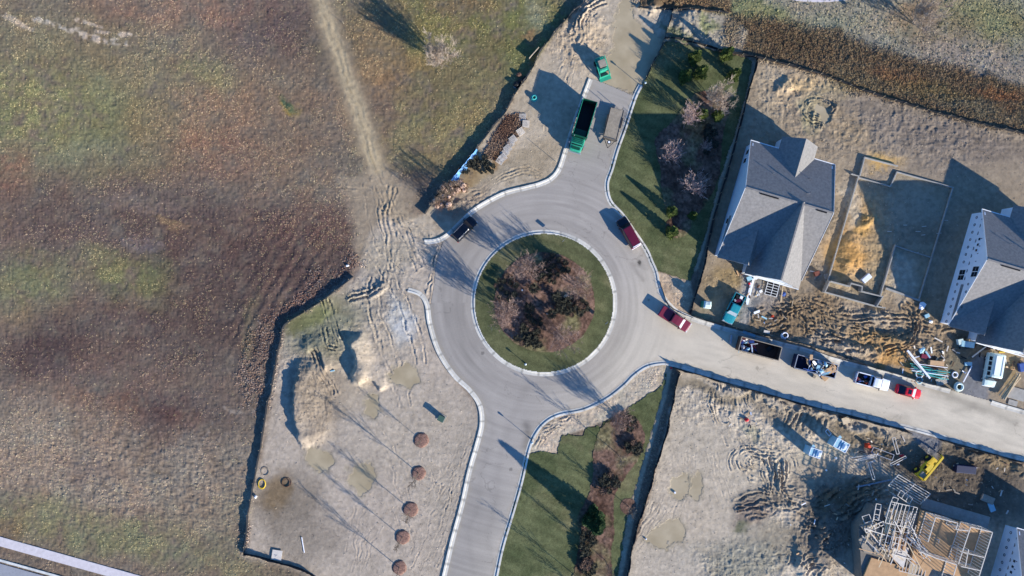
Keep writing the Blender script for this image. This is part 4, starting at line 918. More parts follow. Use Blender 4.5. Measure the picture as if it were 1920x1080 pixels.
def gable_y(mb, y0, y1, xr, hr, xl, hl, xg, hg, t=.18, mi=0):
    for (xa, ha) in ((xl, hl), (xg, hg)):
        mb.add([(xa,y0,ha),(xa,y1,ha),(xr,y1,hr),(xr,y0,hr),(xa,y0,ha-t),(xa,y1,ha-t),(xr,y1,hr-t),(xr,y0,hr-t)],
               [(0,1,2,3),(7,6,5,4),(0,4,5,1),(1,5,6,2),(2,6,7,3),(3,7,4,0)], mi)
def wall_poly_x(mb, x, pts, t=.2):   # vertical wall in plane x, pts (y,z)
    n = len(pts); vs = [(x,y,z) for y, z in pts]+[(x+t,y,z) for y, z in pts]
    mb.add(vs, [tuple(range(n)), tuple(range(2*n-1,n-1,-1))]+[(i,i+n,(i+1)%n+n,(i+1)%n) for i in range(n)])
def wall_poly_y(mb, y, pts, t=.2):
    n = len(pts); vs = [(x,y,z) for x, z in pts]+[(x,y+t,z) for x, z in pts]
    mb.add(vs, [tuple(range(n)), tuple(range(2*n-1,n-1,-1))]+[(i,i+n,(i+1)%n+n,(i+1)%n) for i in range(n)])
D, Wd = 19.3, 13.9          # depth, width; origin: back-left base corner; y runs 0 -> -D to the street
YR, HR, HE = -8.5, 7.7, 3.1
def window_on_left(o, y, z, w, h, double=True):
    fr = MB(); fr.box((-.03, y, z), (.08, w, h)); f = fr.build('window', M['trim'], o)
    gl = MB()
    if double:
        for s in (-1, 1):
            for q in (-1, 1): gl.box((-.08, y+s*w*.24, z+q*h*.24), (.03, w*.43, h*.44))
    else:
        for q in (-1, 1): gl.box((-.08, y, z+q*h*.235), (.03, w*.78, h*.40))
    gl.build('pane', M['glass'], f); return f
def make_house(name, label, base, wallmat, second=False, wrapmarks=False, rooflight=None):
    o = thing(name, label, 'house', house_frame(*base), HX)
    wb = MB()
    gab = [(0,0),(0,HE),(YR,HR-.15),(-13.4,5.45),(-D,HE),(-D,0)]
    wall_poly_x(wb, 0, gab); wall_poly_x(wb, Wd-.2, gab)
    wall_poly_y(wb, -.2, [(.2,0),(Wd-.2,0),(Wd-.2,HE-.1),(.2,HE-.1)])
    wall_poly_y(wb, -D, [(.2,0),(5.2,0),(5.2,HE-.1),(.2,HE-.1)])
    wall_poly_y(wb, -D-1.5, [(5.2,0),(Wd,0),(Wd,HE-.3),(9.1,7.6),(5.2,HE-.3)])
    wall_poly_x(wb, 5.2, [(-D-1.3,0),(-D+.5,0),(-D+.5,2.8),(-D-1.3,2.8)]); wall_poly_x(wb, Wd-.2, [(-D-1.3,0),(-D,0),(-D,2.8),(-D-1.3,2.8)])
    wall_poly_x(wb, 4.7, [(2.2,0),(0,0),(0,2.9),(2.2,2.9)]); wall_poly_x(wb, 10.3, [(2.2,0),(0,0),(0,2.9),(2.2,2.9)])
    wall_poly_y(wb, 2.0, [(4.9,0),(10.3,0),(10.3,2.9),(7.6,5.0),(4.9,2.9)])
    wl_ = wb.build('wall', wallmat, o)
    rb = MB()
    gable(rb, -.32, Wd+.32, YR, HR, -D-.3, HE-.1, .35, HE-.2)
    gable_y(rb, -D-1.85, -8.2, 9.1, 8.0, 4.95, 2.75, Wd+.33, 2.9, .18)
    gable_y(rb, 2.45, -4.6, 7.6, 5.35, 4.55, 2.95, 10.65, 2.95, .16)
    # smaller front gable whose left slope carries on from the main slope
    gable_y(rb, -D-.62, -12.6, 4.2, 5.4, -.28, 3.15, 5.1, 4.2, .15)
    rf = rb.build('roof', M['shingle'], o)
    rc = MB(); rc.beam((-.3,YR,HR+.02),(Wd+.3,YR,HR+.02),.28,.07); rc.beam((9.1,-D-1.8,8.02),(9.1,-8.4,8.02),.26,.07); rc.build('ridge_cap', M['shingle'], rf)
    for a, b in ((2.2,5.2),(11.6,13.2)): rv = MB(); rv.beam((a,YR-.25,HR-.05),(b,YR-.25,HR-.05),.25,.16); rv.build('ridge_vent', M['black'], rf)
    for x, y, hh, r in ((3.9,-4.6,.5,.06),(9.8,-6.3,1.0,.12),(10.0,-3.6,.5,.06)):
        z = HE-.2+(HR-HE+.2)*( .35-y)/( .35-YR); v = MB(); v.tube((x,y,z-.2),(x,y,z+hh),r,r,8); v.tube((x,y,z+hh-.12),(x,y,z+hh),r*1.5,r*1.3,8); v.build('vent_pipe', M['steel'], rf)
    # front trim, gutters
    for p, q in (((-.3,-D-.36,HE-.2),(5.0,-D-.36,HE-.2)),((5.0,-D-1.9,2.72),(Wd+.3,-D-1.9,2.9)),((-.3,.42,HE-.28),(4.5,.42,HE-.28)),((10.7,.42,HE-.28),(Wd+.3,.42,HE-.28))):
        g = MB(); g.beam(p, q, .14, .14); g.build('gutter', M['trim'], o)
    for e in (-.36, Wd+.36):
        g = MB()
        for a, b in (((.4,HE-.22),(YR,HR-.02)),((YR,HR-.02),(-D-.35,HE-.12))): g.beam((e,a[0],a[1]-.05),(e,b[0],b[1]-.05),.05,.22)
        g.build('fascia_board', M['trim'], o)
    # street front: garage, stone base, porch
    g = MB(); g.box((9.5,-D-1.58,1.1),(4.9,.12,2.2)); gd = g.build('garage_door', M['trim'], o)
    g = MB()
    for i in range(1,4): g.box((9.5,-D-1.65,.55*i),(4.8,.03,.04))
    g.build('panel_line', M['woodgrey'], gd)
    g = MB(); g.box((2.6,-D-.06,1.1),(1.0,.12,2.1)); g.build('front_door', M['maroon'], o)
    g = MB(); g.box((9.5,-D-1.62,.35),(8.8,.2,.7)); g.build('stone_base', M['concrete'], o)
    if second:
        window_on_left(o, -10.9, 2.1, 1.9, 1.5); window_on_left(o, -9.2+.0, 5.0, 1.9, 1.5) if False else window_on_left(o, -10.4, 5.2, 1.9, 1.5)
        for k in range(3): window_on_left(o, -4.8-k*.95, 4.0, .5, .5, False)
    else:
        window_on_left(o, -1.4, 2.0, 1.0, 1.3, False); window_on_left(o, -2.9, 2.0, 1.0, 1.3, False); window_on_left(o, -13.4, 2.0, 1.1, 1.3, False)
    if wrapmarks:
        rot = Matrix.Rotation(math.pi/2, 3, 'Y')
        for k in range(15):
            y = -.8-k*1.3
            mk = lambda fn: (lambda w: (fn(w), w.build('printed_mark', M['black'], o)))(MB())
            if not (-12.2 < y < -9.6): mk(lambda w: w.torus((-.02, y, 1.6), .19, .055, 14, 4, tilt=rot))
            mk(lambda w: w.box((-.015, y-.3, 3.05), (.02, .62, .10))); mk(lambda w: w.box((-.015, y-.35, 3.2), (.02, .4, .05)))
            if YR+4.5 > y > -17 and not (-11.8 < y < -9.2): mk((lambda w: w.torus((-.02, y, 4.35), .17, .05, 12, 4, tilt=rot)) if k > 8 else (lambda w: w.box((-.015, y, 4.2+.12*k*.5), (.02, .12, .3))))
    return o
h1 = make_house('house', 'finished house with pale siding and grey gabled roof beside the planted lawn', (1399,275), M['siding'])
h2 = make_house('unfinished_house', 'house in printed white wrap with four-pane windows at the right edge', (1822,401), M['wrap'], True, True)
h3 = make_house('wrapped_house', 'white-wrapped house cut off by the bottom right corner', (1885,984), M['wrap'], True, True)
b = MB(); 
for y0 in (0,): b.box((Wd+.06,-D*.55,.6),(.14,D*.9,1.2)); 
b.build('brick_base', M['brick'], h1)
b = MB(); b.box((5.4,-D-2.3,.45),(2.6,1.0,.9)); 

# ------------------------------------------------------------------ poured foundation
fo = thing('house_foundation', 'open concrete foundation walls with no house on them yet', 'foundation', house_frame(1607,333))
def fw(pts, h=1.0, t=.17, m='concrete', name='wall', z0=-.1, off=None):
    mb = MB(); P = [Vector(((x-1607)/S, (333-y)/S, 0)) for x, y in pts]
    for k, (a, b_) in enumerate(zip(P[:-1], P[1:])):
        d = (b_-a).normalized()*t*.5; hh = h - .004*k
        mb.beam(a-d+Vector((0,0,(hh+z0)/2)), b_+d+Vector((0,0,(hh+z0)/2)), t, hh-z0)
    return mb.build(name, M[m], fo)
fw([(1607,333),(1668,350),(1680,323),(1785,352),(1721,563)], .35); fw([(1607,333),(1550,527)], .5); fw([(1550,527),(1587,537),(1590,531),(1610,537),(1609,546),(1647,556)], 1.25)
fw([(1550,527),(1541,547)], 1.25); fw([(1541,547),(1637,574),(1654,577)], 1.0); fw([(1637,574),(1648,556)], 1.25); fw([(1647,556),(1676,460)], .6)
fw([(1676,460),(1698,468),(1745,483)], .3, .16); fw([(1660,541),(1721,563)], .5, .3); fw([(1610,330),(1619,296),(1680,312)], .5); fw([(1595,327),(1607,331)], .5)
for k, (x, y) in enumerate([(1693,422),(1728,425),(1716,434),(1727,441),(1663,434),(1755,438),(1770,413),(1714,474)]):
    mb = MB(); p = Vector(((x-960)/S, (540-y)/S, .12)); mb.beam(p, p+Vector((.6+.1*(k%3),-.02+.1*(k%2),.05)), .09, .07); o = mb.build('board', M['woodpale']); tag(o, 'short pale board lying on the shaded foundation floor', 'board', 'boards on the foundation floor')
mb = MB(); mb.box((0,0,.3),(1.7,.85,.6), .72); o = mb.build('white_chest', M['white'], bevel=.05); o.location = G(1622,522); tag(o, 'white box standing on churned soil inside the foundation', 'box')

# ------------------------------------------------------------------ house being framed
fr = thing('framed_house', 'house being framed, tan plywood deck with stud walls', 'house', house_frame(1735,950), HX)
def loc(px, py, h):      # photo pixel at height h -> local coords of the framed house
    w = W(px, py, h)-house_frame(1735,950); c, s = math.cos(-HX), math.sin(-HX)
    return Vector((w.x*c-w.y*s, w.x*s+w.y*c, h))
DK = 3.3
def quadlab(pts, h, t, m, name):
    mb = MB(); P = [loc(x, y, h) for x, y in pts]; mb.prism([(p.x, p.y) for p in P], h-t, h); return mb.build(name, M[m], fr)
quadlab([(1727,957),(1860,998),(1832,1092),(1706,1055)], DK, .3, 'osb', 'deck')
quadlab([(1729.5,959),(1858,999),(1830,1090),(1708,1055)], DK-.3, 2.9, 'wrapdark', 'lower_wall')
quadlab([(1634,1046),(1706,1066),(1690,1110),(1615,1092)], DK-.02, .3, 'osb', 'side_deck')
quadlab([(1610,990),(1640,950),(1726,962),(1706,1066),(1690,1108),(1617,1092)], DK-.34, 2.9, 'wrapdark', 'side_wall')
quadlab([(1733,934),(1857,970),(1851,992),(1727,953)], .35, .5, 'concrete', 'front_slab')
def studwall(p, q, h0=DK, hh=2.55, label=None, parent=fr, gap=.45, rake=0):
    """p,q photo pixels of the top plate"""
    a = loc(*p, h0+hh); b_ = loc(*q, h0+hh); mb = MB(); n = max(2, int((b_-a).length/gap))
    mb.beam(a, b_, .12, .10); mb.beam(a-Vector((0,0,hh-.06)), b_-Vector((0,0,hh-.06)), .12, .09)
    for i in range(n+1):
        r = a.lerp(b_, i/n); mb.beam(r-Vector((0,0,.05)), r-Vector((0,0,hh-.1)), .05, .10, up=(b_-a))
    return mb.build('stud_wall', M['woodpale'], parent)
for p, q in (((1754,970),(1740,1016)),((1754,970),(1796,981)),((1796,981),(1792,993)),((1792,993),(1816,995)),((1820,988),(1861,998)),((1820,988),(1797,1057)),((1861,998),(1834,1086)),((1754,1046),(1794,1059)),((1794,1059),(1784,1092)),((1800,1034),(1848,1046)),((1802,1062),(1838,1070)),((1816,1030),(1810,1062)),((1727,1035),(1754,1046))):
    studwall(p, q)
quadlab([(1733,1048),(1754,1054),(1735,1092),(1712,1085)], DK+.02, .02, 'osb', 'plywood_sheet')
# roof trusses, wall panels and lumber heaped on and round the lower deck
def frame_panel(px, py, ang, L, Wp, z, n, label, m='woodpale', tilt=0.0, roll=0.0, w=.09, diag=False, name='wall_panel', group='loose wall panels round the framed house'):
    mb = MB(); a = L/2; b_ = Wp/2
    for s in (-1, 1): mb.beam((-a,s*b_,0),(a,s*b_,0), w, w)
    for i in range(n+1):
        x = -a+L*i/n; mb.beam((x,-b_,0),(x,b_,0), w*.9, w*.85)
    if diag:
        for i in range(n): mb.beam((-a+L*i/n,-b_,0),(-a+L*(i+1)/n,b_,0), w*.7, w*.7)
    o = mb.build(name, M[m]); z += 2.0; p = W(px, py, z); o.location = p; o.rotation_euler = (roll, tilt, math.radians(-ang))
    tag(o, label, 'wall panel', group if group else None); return o
frame_panel(1704,918,32,6.2,2.4,2.2,1,'large pale ladder-like wall panel propped at the corner of the deck', roll=.35, w=.13, group=None, n=None) if False else None
mb = MB()
for i in range(7): mb.beam((-3.1,-1.25+i*.42,0),(3.1,-1.25+i*.42,0),.10,.12)
for s in (-3.1,0,3.1): mb.beam((s,-1.3,0),(s,1.3,0),.12,.14)
o = mb.build('wall_panel', M['woodpale']); o.location = W(1705,918,1.9); o.rotation_euler = (.35,0,math.radians(-31)); tag(o, 'large pale slatted wall panel propped beside the yellow forklift', 'wall panel')
for s, px, py in ((1,1675,926),(2,1735,926)):
    mb = MB(); p = W(px, py, 1.7); mb.beam((p.x,p.y,0),(p.x,p.y,1.7),.1,.1); o = mb.build('prop_post', M['woodpale']); tag(o, ['left post','right post'][s-1]+' propping the large slatted wall panel', 'post')
rnd = random.Random(5)
for k, (px, py, ang, L, Wp, z, n, lb) in enumerate([
    (1645,960,-78,2.6,.9,2.4,3,'narrow wall panel standing highest at the left of the lumber heap'),(1640,988,-22,3.4,.6,2.0,4,'short wall panel lying across the left end of the heap'),(1630,985,68,3.6,1.2,1.6,3,'wall panel sloping over the grey plywood at the left'),
    (1672,952,-72,3.6,.9,2.2,3,'tall narrow wall panel at the top of the lumber heap'),(1690,966,14,4.8,3.6,2.5,7,'wide open wall panel at the top right of the heap'),(1697,932,34,2.6,1.1,.5,3,'dark shaded frame lying below the large slatted panel'),
    (1668,1005,-74,4.6,.8,2.2,4,'left long panel crossing the middle of the heap'),(1682,1002,-78,4.8,1.0,2.4,5,'second long panel crossing the middle of the heap'),(1694,1010,-80,4.4,.9,2.0,4,'third long panel crossing the middle of the heap'),
    (1672,1030,12,3.6,.7,1.6,5,'low panel lying along the lower edge of the heap'),(1722,1020,58,5.2,1.0,1.7,5,'steep panel running down the right of the heap'),(1732,1030,52,4.6,.6,1.4,4,'outermost steep panel on the right of the heap'),(1712,1060,14,4.4,2.8,1.3,8,'ladder-like panel at the bottom beside the shaded deck'),(1742,1012,14,3.0,.9,1.1,4,'blue-shaded panel resting in the deck corner')]):
    frame_panel(px, py, ang, L, Wp, z, n, lb, tilt=rnd.uniform(-.12,.12), roll=rnd.uniform(-.15,.15), group='loose wall panels round the framed house', w=.10)
for k in range(48):
    px = rnd.choice([1636,1650,1668,1680,1695,1706,1720]) + rnd.uniform(-10,10); py = rnd.uniform(975,1050)
    ang = math.radians(rnd.choice([-75,-72,48,55,15,40])+rnd.uniform(-8,8)); L = rnd.uniform(1.2,2.6); z = rnd.uniform(3.4,4.6)
    p = W(px, py, z); d = Vector((math.cos(ang), -math.sin(ang), rnd.uniform(-.12,.12)))*L
    mb = MB(); mb.beam(p-d, p+d, .14, .05); o = mb.build('loose_board', M[rnd.choice(['woodpale','wood','woodpale','cardboard'])]); tag(o, 'loose pine board tossed on the lumber heap by the framed deck', 'board', 'loose boards on the lumber heap')
for k, (pts, z) in enumerate([([(1612,985),(1640,978),(1662,1010),(1640,1020)],1.5),([(1610,1012),(1628,1000),(1668,1044),(1620,1036)],1.2),([(1665,1038),(1688,1020),(1704,1028),(1694,1066)],1.5)]):
    mb = MB(); z += 2.1; P = [W(x, y, z) for x, y in pts]; mb.prism([(p.x, p.y) for p in P], z-.3, z)
    tag(mb.build('plywood_stack', M['woodgrey'] if k < 2 else M['woodpale']), ['upper grey plywood stack under the wall panels','lower grey plywood stack at the left of the heap','pale plywood stack in the middle of the lumber heap'][k], 'plywood stack')
for k, (x0, y0, x1, y1) in enumerate([(1668,954,1660,1000),(1674,954,1666,1000),(1681,956,1672,1002),(1676,990,1672,1030),(1690,990,1684,1030),(1700,1000,1694,1032)]):
    mb = MB(); a, b_ = W(x0,y0,3.8), W(x1,y1,3.8); mb.beam(a, b_, .42, .3); tag(mb.build('lumber_bundle', M['wood'] if k < 3 else M['cardboard']), 'pinkish bundle of planks in the lumber heap', 'lumber bundle', 'bundles of planks in the lumber heap')
# ------------------------------------------------------------------ vehicles
def rsec(x, w, z0, z1, r=.12, crown=.03):
    """closed cross-section at x"""
    h = w/2
    return [(x,-h+r*.5,z0),(x,h-r*.5,z0),(x,h,z0+r),(x,h,z1-r*1.2),(x,h-r*.6,z1-r*.25),(x,h*.5,z1+crown*.7),(x,0,z1+crown),(x,-h*.5,z1+crown*.7),(x,-h+r*.6,z1-r*.25),(x,-h,z1-r*1.2),(x,-h,z0+r)]
def wheels(o, L, Wd, r=.36, xs=(.31,-.31)):
    for s in (-1, 1):
        for k in xs:
            mb = MB(); mb.tube((k*L, s*(Wd/2-.25), r), (k*L, s*(Wd/2-.01), r), r, r, 18); w = mb.build('wheel', M['rubber'], o)
            mb = MB(); mb.tube((k*L, s*(Wd/2-.05), r), (k*L, s*(Wd/2+.005), r), r*.6, r*.55, 12); mb.build('rim', M['steel'], w)
def glassquad(o, name, a, b, c, d, m='glass', t=.015):
    a, b, c, d = map(Vector, (a,b,c,d)); n = (b-a).cross(d-a).normalized()*t; mb = MB()
    mb.add([a+n,b+n,c+n,d+n,a-n,b-n,c-n,d-n], [(0,1,2,3),(7,6,5,4),(0,4,5,1),(1,5,6,2),(2,6,7,3),(3,7,4,0)]); mb.build(name, M[m], o)
def greenhouse(o, xr0, xr1, xf0, xf1, Wd, zb, zt, roofm, ws='glass', rw='glass', side=True, sunroof=False):
    """xr0 rear base, xr1 rear roof edge, xf1 front roof edge, xf0 front base"""
    wb, wt = Wd/2-.06, Wd/2-.24
    mb = MB()
    secs = []
    for x, w, z0, z1 in ((xr1-.04, wt-.06, zt-.10, zt-.03),(xr1+.1, wt, zt-.12, zt+.01),((xr1+xf1)/2, wt+.02, zt-.12, zt+.04),(xf1-.1, wt, zt-.12, zt+.01),(xf1+.04, wt-.06, zt-.10, zt-.03)):
        secs.append([(x,-w,z0),(x,w,z0),(x,w+.02,z0+.05),(x,w-.08,z1),(x,0,z1+.02),(x,-w+.08,z1),(x,-w-.02,z0+.05)])
    mb.loft(secs); mb.build('roof', M[roofm], o, smooth=False, bevel=.015)
    for s in (-1, 1):
        for (xa, xb) in ((xr0, xr1), (xf0, xf1)):
            mb = MB(); mb.beam((xa, s*wb, zb-.02), (xb, s*wt, zt-.07), .08, .05); mb.build('pillar', M[roofm], o)
    glassquad(o, 'windshield', (xf0,-wb+.07,zb),(xf0,wb-.07,zb),(xf1,wt-.05,zt-.06),(xf1,-wt+.05,zt-.06), ws)
    glassquad(o, 'rear_window', (xr0,wb-.07,zb),(xr0,-wb+.07,zb),(xr1,-wt+.05,zt-.06),(xr1,wt-.05,zt-.06), rw)
    if side:
        for s in (-1, 1): glassquad(o, 'side_window', (xr0+.05,s*wb,zb),(xf0-.06,s*wb,zb),(xf1,s*wt,zt-.08),(xr1,s*wt,zt-.08), 'glass')
    if sunroof:
        mb = MB(); mb.box(((xr1+xf1)/2+.1,0,zt+.055),(.55,.75,.03)); mb.build('sunroof', M['glass'], o)
def lamps(o, L, Wd, z=.72, ends=('f','r')):
    for s in (-1, 1):
        mb = MB(); mb.box((L/2-.06, s*(Wd/2-.26), z),(.14,.34,.16)); mb.build('headlight', M['glasspale'], o, bevel=.02)
        mb = MB(); mb.box((-L/2+.05, s*(Wd/2-.18), z+.05),(.12,.2,.26)); mb.build('tail_light', M['red'], o, bevel=.02)
def mirrors(o, x, Wd, z, m):
    for s in (-1, 1):
        mb = MB(); mb.box((x, s*(Wd/2+.1), z),(.16,.24,.16)); mb.build('mirror', M[m], o, bevel=.03)
def head(dx, dy): return math.atan2(-dy, dx)
def body(o, L, Wd, prof, m, name='body'):
    mb = MB(); mb.loft([rsec(x*L, Wd*k, z0, z1) for x, k, z0, z1 in prof]); return mb.build(name, M[m], o, smooth=False, bevel=.02)
def bumper(o, x, Wd, m, z=.5):
    mb = MB(); mb.box((x,0,z),(.18,Wd*.94,.22)); mb.build('bumper', M[m], o, bevel=.04)

# black suv
def at_road(px, py): return W(px, py, 0)+Vector((0,0,.03))
o = thing('parked_suv', 'black sport utility vehicle parked across the kerb on the northwest side of the circle', 'car', at_road(871,430), head(.70,-.71))
L, Wd = 4.8, 1.95
body(o, L, Wd, [(-.5,.86,.4,.95),(-.47,.97,.3,1.08),(-.3,1,.28,1.10),(.2,1,.28,1.08),(.30,.99,.28,1.02),(.46,.93,.3,.92),(.5,.82,.38,.78)], 'paintblack')
greenhouse(o, -2.25, -2.0, 1.25, .62, Wd, 1.06, 1.78, 'paintblack'); wheels(o, L, Wd); lamps(o, L, Wd, .75); mirrors(o, 1.0, Wd, 1.12, 'paintblack')
for s in (-1, 1):
    mb = MB(); mb.beam((-1.7,s*.66,1.87),(.5,s*.66,1.87),.05,.05); mb.build('roof_rail', M['steel'], o)
# maroon truck with closed cap, nose coloured black for the dark sky reflected in it, upper
o = thing('parked_truck', 'dark maroon covered truck, bonnet blackened as a dark reflection, parked at the lawn kerb', 'truck', at_road(1177,437), head(-.50,-.87))
L, Wd = 5.5, 1.98
body(o, L, Wd, [(-.5,.93,.42,1.02),(-.47,.99,.32,1.12),(0,1,.3,1.14),(.2,1,.3,1.12),(.27,1,.3,1.1)], 'maroon')
mb = MB(); mb.loft([rsec(x*L, Wd*k, z0, z1) for x, k, z0, z1 in ((.271,.99,.3,1.08),(.42,.96,.32,1.02),(.475,.92,.34,.95),(.5,.8,.4,.8))]); mb.build('bonnet', M['paintblack'], o, bevel=.02)
greenhouse(o, -2.62, -2.5, 1.55, .95, Wd, 1.10, 1.78, 'maroon', rw='glass'); wheels(o, L, Wd); lamps(o, L, Wd); mirrors(o, 1.3, Wd, 1.15, 'black'); bumper(o, -L/2-.02, Wd, 'white', .55); bumper(o, L/2+.02, Wd, 'steel', .5)
mb = MB(); mb.box((-2.52,0,1.80),(.12,1.5,.05)); mb.build('tailgate_edge', M['white'], o)
def pickup(name, label, px, py, dx, dy, L, Wd, paint, cover=None, ws='glasspale', rack=False, cabx=(-.35,1.15), bedlen=2.0, cargo=None):
    o = thing(name, label, 'pickup truck', at_road(px, py), head(dx, dy))
    xb = -L/2+bedlen
    mb = MB(); mb.loft([rsec(x, Wd*k, z0, z1) for x, k, z0, z1 in ((xb,.99,.32,1.08),(0,1,.3,1.1),(L*.26,1,.3,1.08),(L*.3,.99,.3,1.05),(L*.46,.94,.32,.98),(L*.5,.84,.4,.82))]); mb.build('body', M[paint], o, bevel=.02)
    mb = MB(); t = .07
    mb.box((xb-bedlen/2,0,.55),(bedlen,Wd*.94,.12))
    for s in (-1, 1): mb.box((xb-bedlen/2,s*(Wd/2-.05),.86),(bedlen,.10,.55))
    mb.box((-L/2+.04,0,.85),(.08,Wd-.2,.5)); bed = mb.build('bed', M[paint], o, bevel=.01)
    mb = MB(); mb.box((xb-bedlen/2,0,.625),(bedlen-.16,Wd-.24,.02)); mb.build('bed_floor', M['black'], bed)
    if cover: mb = MB(); mb.box((xb-bedlen/2,0,1.16),(bedlen-.03,Wd-.08,.06)); mb.build('bed_cover', M[cover], o, bevel=.02)
    greenhouse(o, xb+.08, xb+.22, cabx[1]+.45, cabx[1]-.1, Wd, 1.07, 1.76, paint, ws=ws); wheels(o, L, Wd, .38); lamps(o, L, Wd, .8); mirrors(o, cabx[1]+.1, Wd, 1.12, 'black')
    bumper(o, -L/2-.06, Wd, 'steel', .55); bumper(o, L/2+.02, Wd, 'steel', .5)
    return o, xb
pickup('parked_pickup', 'maroon pickup with a flat bed cover parked by the sandy verge kerb', 1263, 598, .845, .533, 5.6, 1.95, 'maroon2', cover='maroon2')
o, xb = pickup('parked_pickup', 'teal pickup nosing out of the muddy drive below the first house', 1373, 578, -.43, .90, 5.2, 1.95, 'teal', cabx=(-.2,.75), bedlen=1.75)
for k, (x, y, sx, sy, sz, m) in enumerate([(-2.2,.3,.5,.5,.4,'white'),(-2.0,-.4,.6,.4,.5,'black'),(-1.5,.1,.5,.9,.35,'maroon'),(-1.3,-.5,.4,.3,.5,'steel'),(-1.9,.65,.9,.15,.3,'woodpale')]):
    mb = MB(); mb.box((x,y,.63+sz/2),(sx,sy,sz),.3*k); t = mb.build('tool_box', M[m], None, bevel=.02); t.location = o.location; t.rotation_euler = o.rotation_euler; tag(t, 'piece of gear lying in the bed of the teal pickup', 'tool box', 'gear in the teal pickup bed')
o, xb = pickup('parked_pickup', 'white pickup with an open ladder rack parked behind the red car', 1631, 714, .967, .255, 5.8, 2.0, 'white', ws='glass', cabx=(-.2,1.1), bedlen=2.5)
for s in (-1, 1):
    mb = MB(); mb.beam((-2.85,s*.93,1.45),(-.4,s*.93,1.45),.16,.08)
    for x in (-2.7,-1.6,-.5): mb.beam((x,s*.93,1.1),(x,s*.93,1.42),.06,.06)
    mb.build('ladder_rack', M['white'], o)
for k in range(10):
    rnd = random.Random(k); mb = MB(); sx, sy, sz = rnd.uniform(.25,.6), rnd.uniform(.15,.5), rnd.uniform(.2,.5); mb.box((-2.6+.24*k, rnd.uniform(-.55,.55), .64+sz/2),(sx,sy,sz),rnd.uniform(0,1)); t = mb.build('tool_box', M[['red','rust','blue','black','steel','blue','rust','orange','black','blue'][k]], None, bevel=.02); t.location = o.location; t.rotation_euler = o.rotation_euler; tag(t, 'tool lying in the bed of the white pickup', 'tool box', 'tools in the white pickup bed')
# red car
o = thing('parked_car', 'small red car at the front of the row parked on the dusty road', 'car', at_road(1699,733), head(.965,.26)); L, Wd = 4.3, 1.75
body(o, L, Wd, [(-.5,.8,.38,.78),(-.46,.94,.28,.92),(-.3,1,.26,.96),(.15,1,.26,.94),(.3,.98,.26,.88),(.45,.9,.28,.76),(.5,.76,.36,.62)], 'red')
greenhouse(o, -1.85, -.85, 1.05, .35, Wd, .93, 1.38, 'red', sunroof=True, ws='glasspale'); wheels(o, L, Wd, .32); lamps(o, L, Wd, .62); mirrors(o, .85, Wd, .95, 'red')
# white van / camper
o = thing('parked_van', 'pale mint and white van standing in the mud at the right edge', 'van', G(1853,692), head(-.17,.985)); L, Wd = 5.7, 2.1
body(o, L, Wd, [(-.5,.92,.5,1.0),(-.47,1,.35,1.1),(.3,1,.33,1.1),(.36,.98,.33,1.05),(.47,.92,.36,.95),(.5,.8,.42,.8)], 'mint')
mb = MB(); mb.loft([rsec(x, w, 1.02, z1, .2, .05) for x, w, z1 in ((-2.8,1.9,2.25),(-2.65,2.04,2.42),(1.0,2.04,2.42),(1.25,1.96,2.3))]); mb.build('cabin', M['mint'], o, bevel=.02)
mb = MB(); mb.box((-.8,-.25,2.50),(3.3,.9,.04)); mb.box((-.8,.55,2.49),(3.2,.12,.05)); mb.build('roof_panel', M['white'], o)
glassquad(o, 'windshield', (1.85,-.9,1.08),(1.85,.9,1.08),(1.27,.86,2.2),(1.27,-.86,2.2), 'glass')
for s in (-1, 1):
    for k in range(4): glassquad(o, 'side_window', (-2.2+k*.85,s*1.04,1.35),(-1.55+k*.85,s*1.04,1.35),(-1.55+k*.85,s*1.03,2.05),(-2.2+k*.85,s*1.03,2.05), 'glass', .02)
wheels(o, L, Wd, .36); lamps(o, L, Wd, .8); mirrors(o, 1.6, Wd, 1.3, 'black'); bumper(o, L/2, Wd, 'white', .5)
# green dump truck
o = thing('dump_truck', 'dark green dump truck with a bright green cab and deep empty bed', 'truck', at_road(1090,241), head(-.285,.958)); L, Wd = 8.3, 2.5
mb = MB(); mb.box((-.2,0,.85),(7.8,.9,.3)); mb.build('chassis', M['black'], o)
mb = MB(); x0, x1, z0, z1 = -4.15, 2.1, 1.15, 3.15
mb.box(((x0+x1)/2,0,z0),(x1-x0,Wd,.12))
for s in (-1, 1):
    mb.box(((x0+x1)/2,s*(Wd/2-.06),(z0+z1)/2+.05),(x1-x0,.12,z1-z0)); 
    for k in range(8): mb.box((x0+.3+k*.82,s*(Wd/2+.03),(z0+z1)/2),(.1,.1,z1-z0-.2))
mb.box((x1-.03,0,(z0+z1)/2+.12),(.12,Wd,z1-z0+.2)); mb.box((x0+.03,0,(z0+z1)/2+.02),(.1,Wd,z1-z0-.05)); bed = mb.build('bed', M['truckgreen'], o, bevel=.02)
mb = MB(); mb.box(((x0+x1)/2,0,z0+.09),(x1-x0-.3,Wd-.3,.06)); mb.build('bed_floor', M['black'], bed)
mb = MB()
for s in (-1, 1): mb.beam((x0,s*(Wd/2-.05),z1+.12),(x1,s*(Wd/2-.05),z1+.12),.07,.08)
mb.build('bed_rail', M['green'], bed)
mb = MB(); mb.box((1.3,0,z0+.9),(1.0,2.0,.9)); mb.build('bed_ram', M['truckgreen'], o, bevel=.05)
mb = MB(); mb.loft([rsec(x, w, .6, z, .14, .03) for x, w, z in ((2.2,2.2,2.45),(3.3,2.2,2.5),(3.35,2.15,1.75),(4.0,2.0,1.65),(4.3,1.8,1.45))]); cab = mb.build('cab', M['green'], o, bevel=.03)
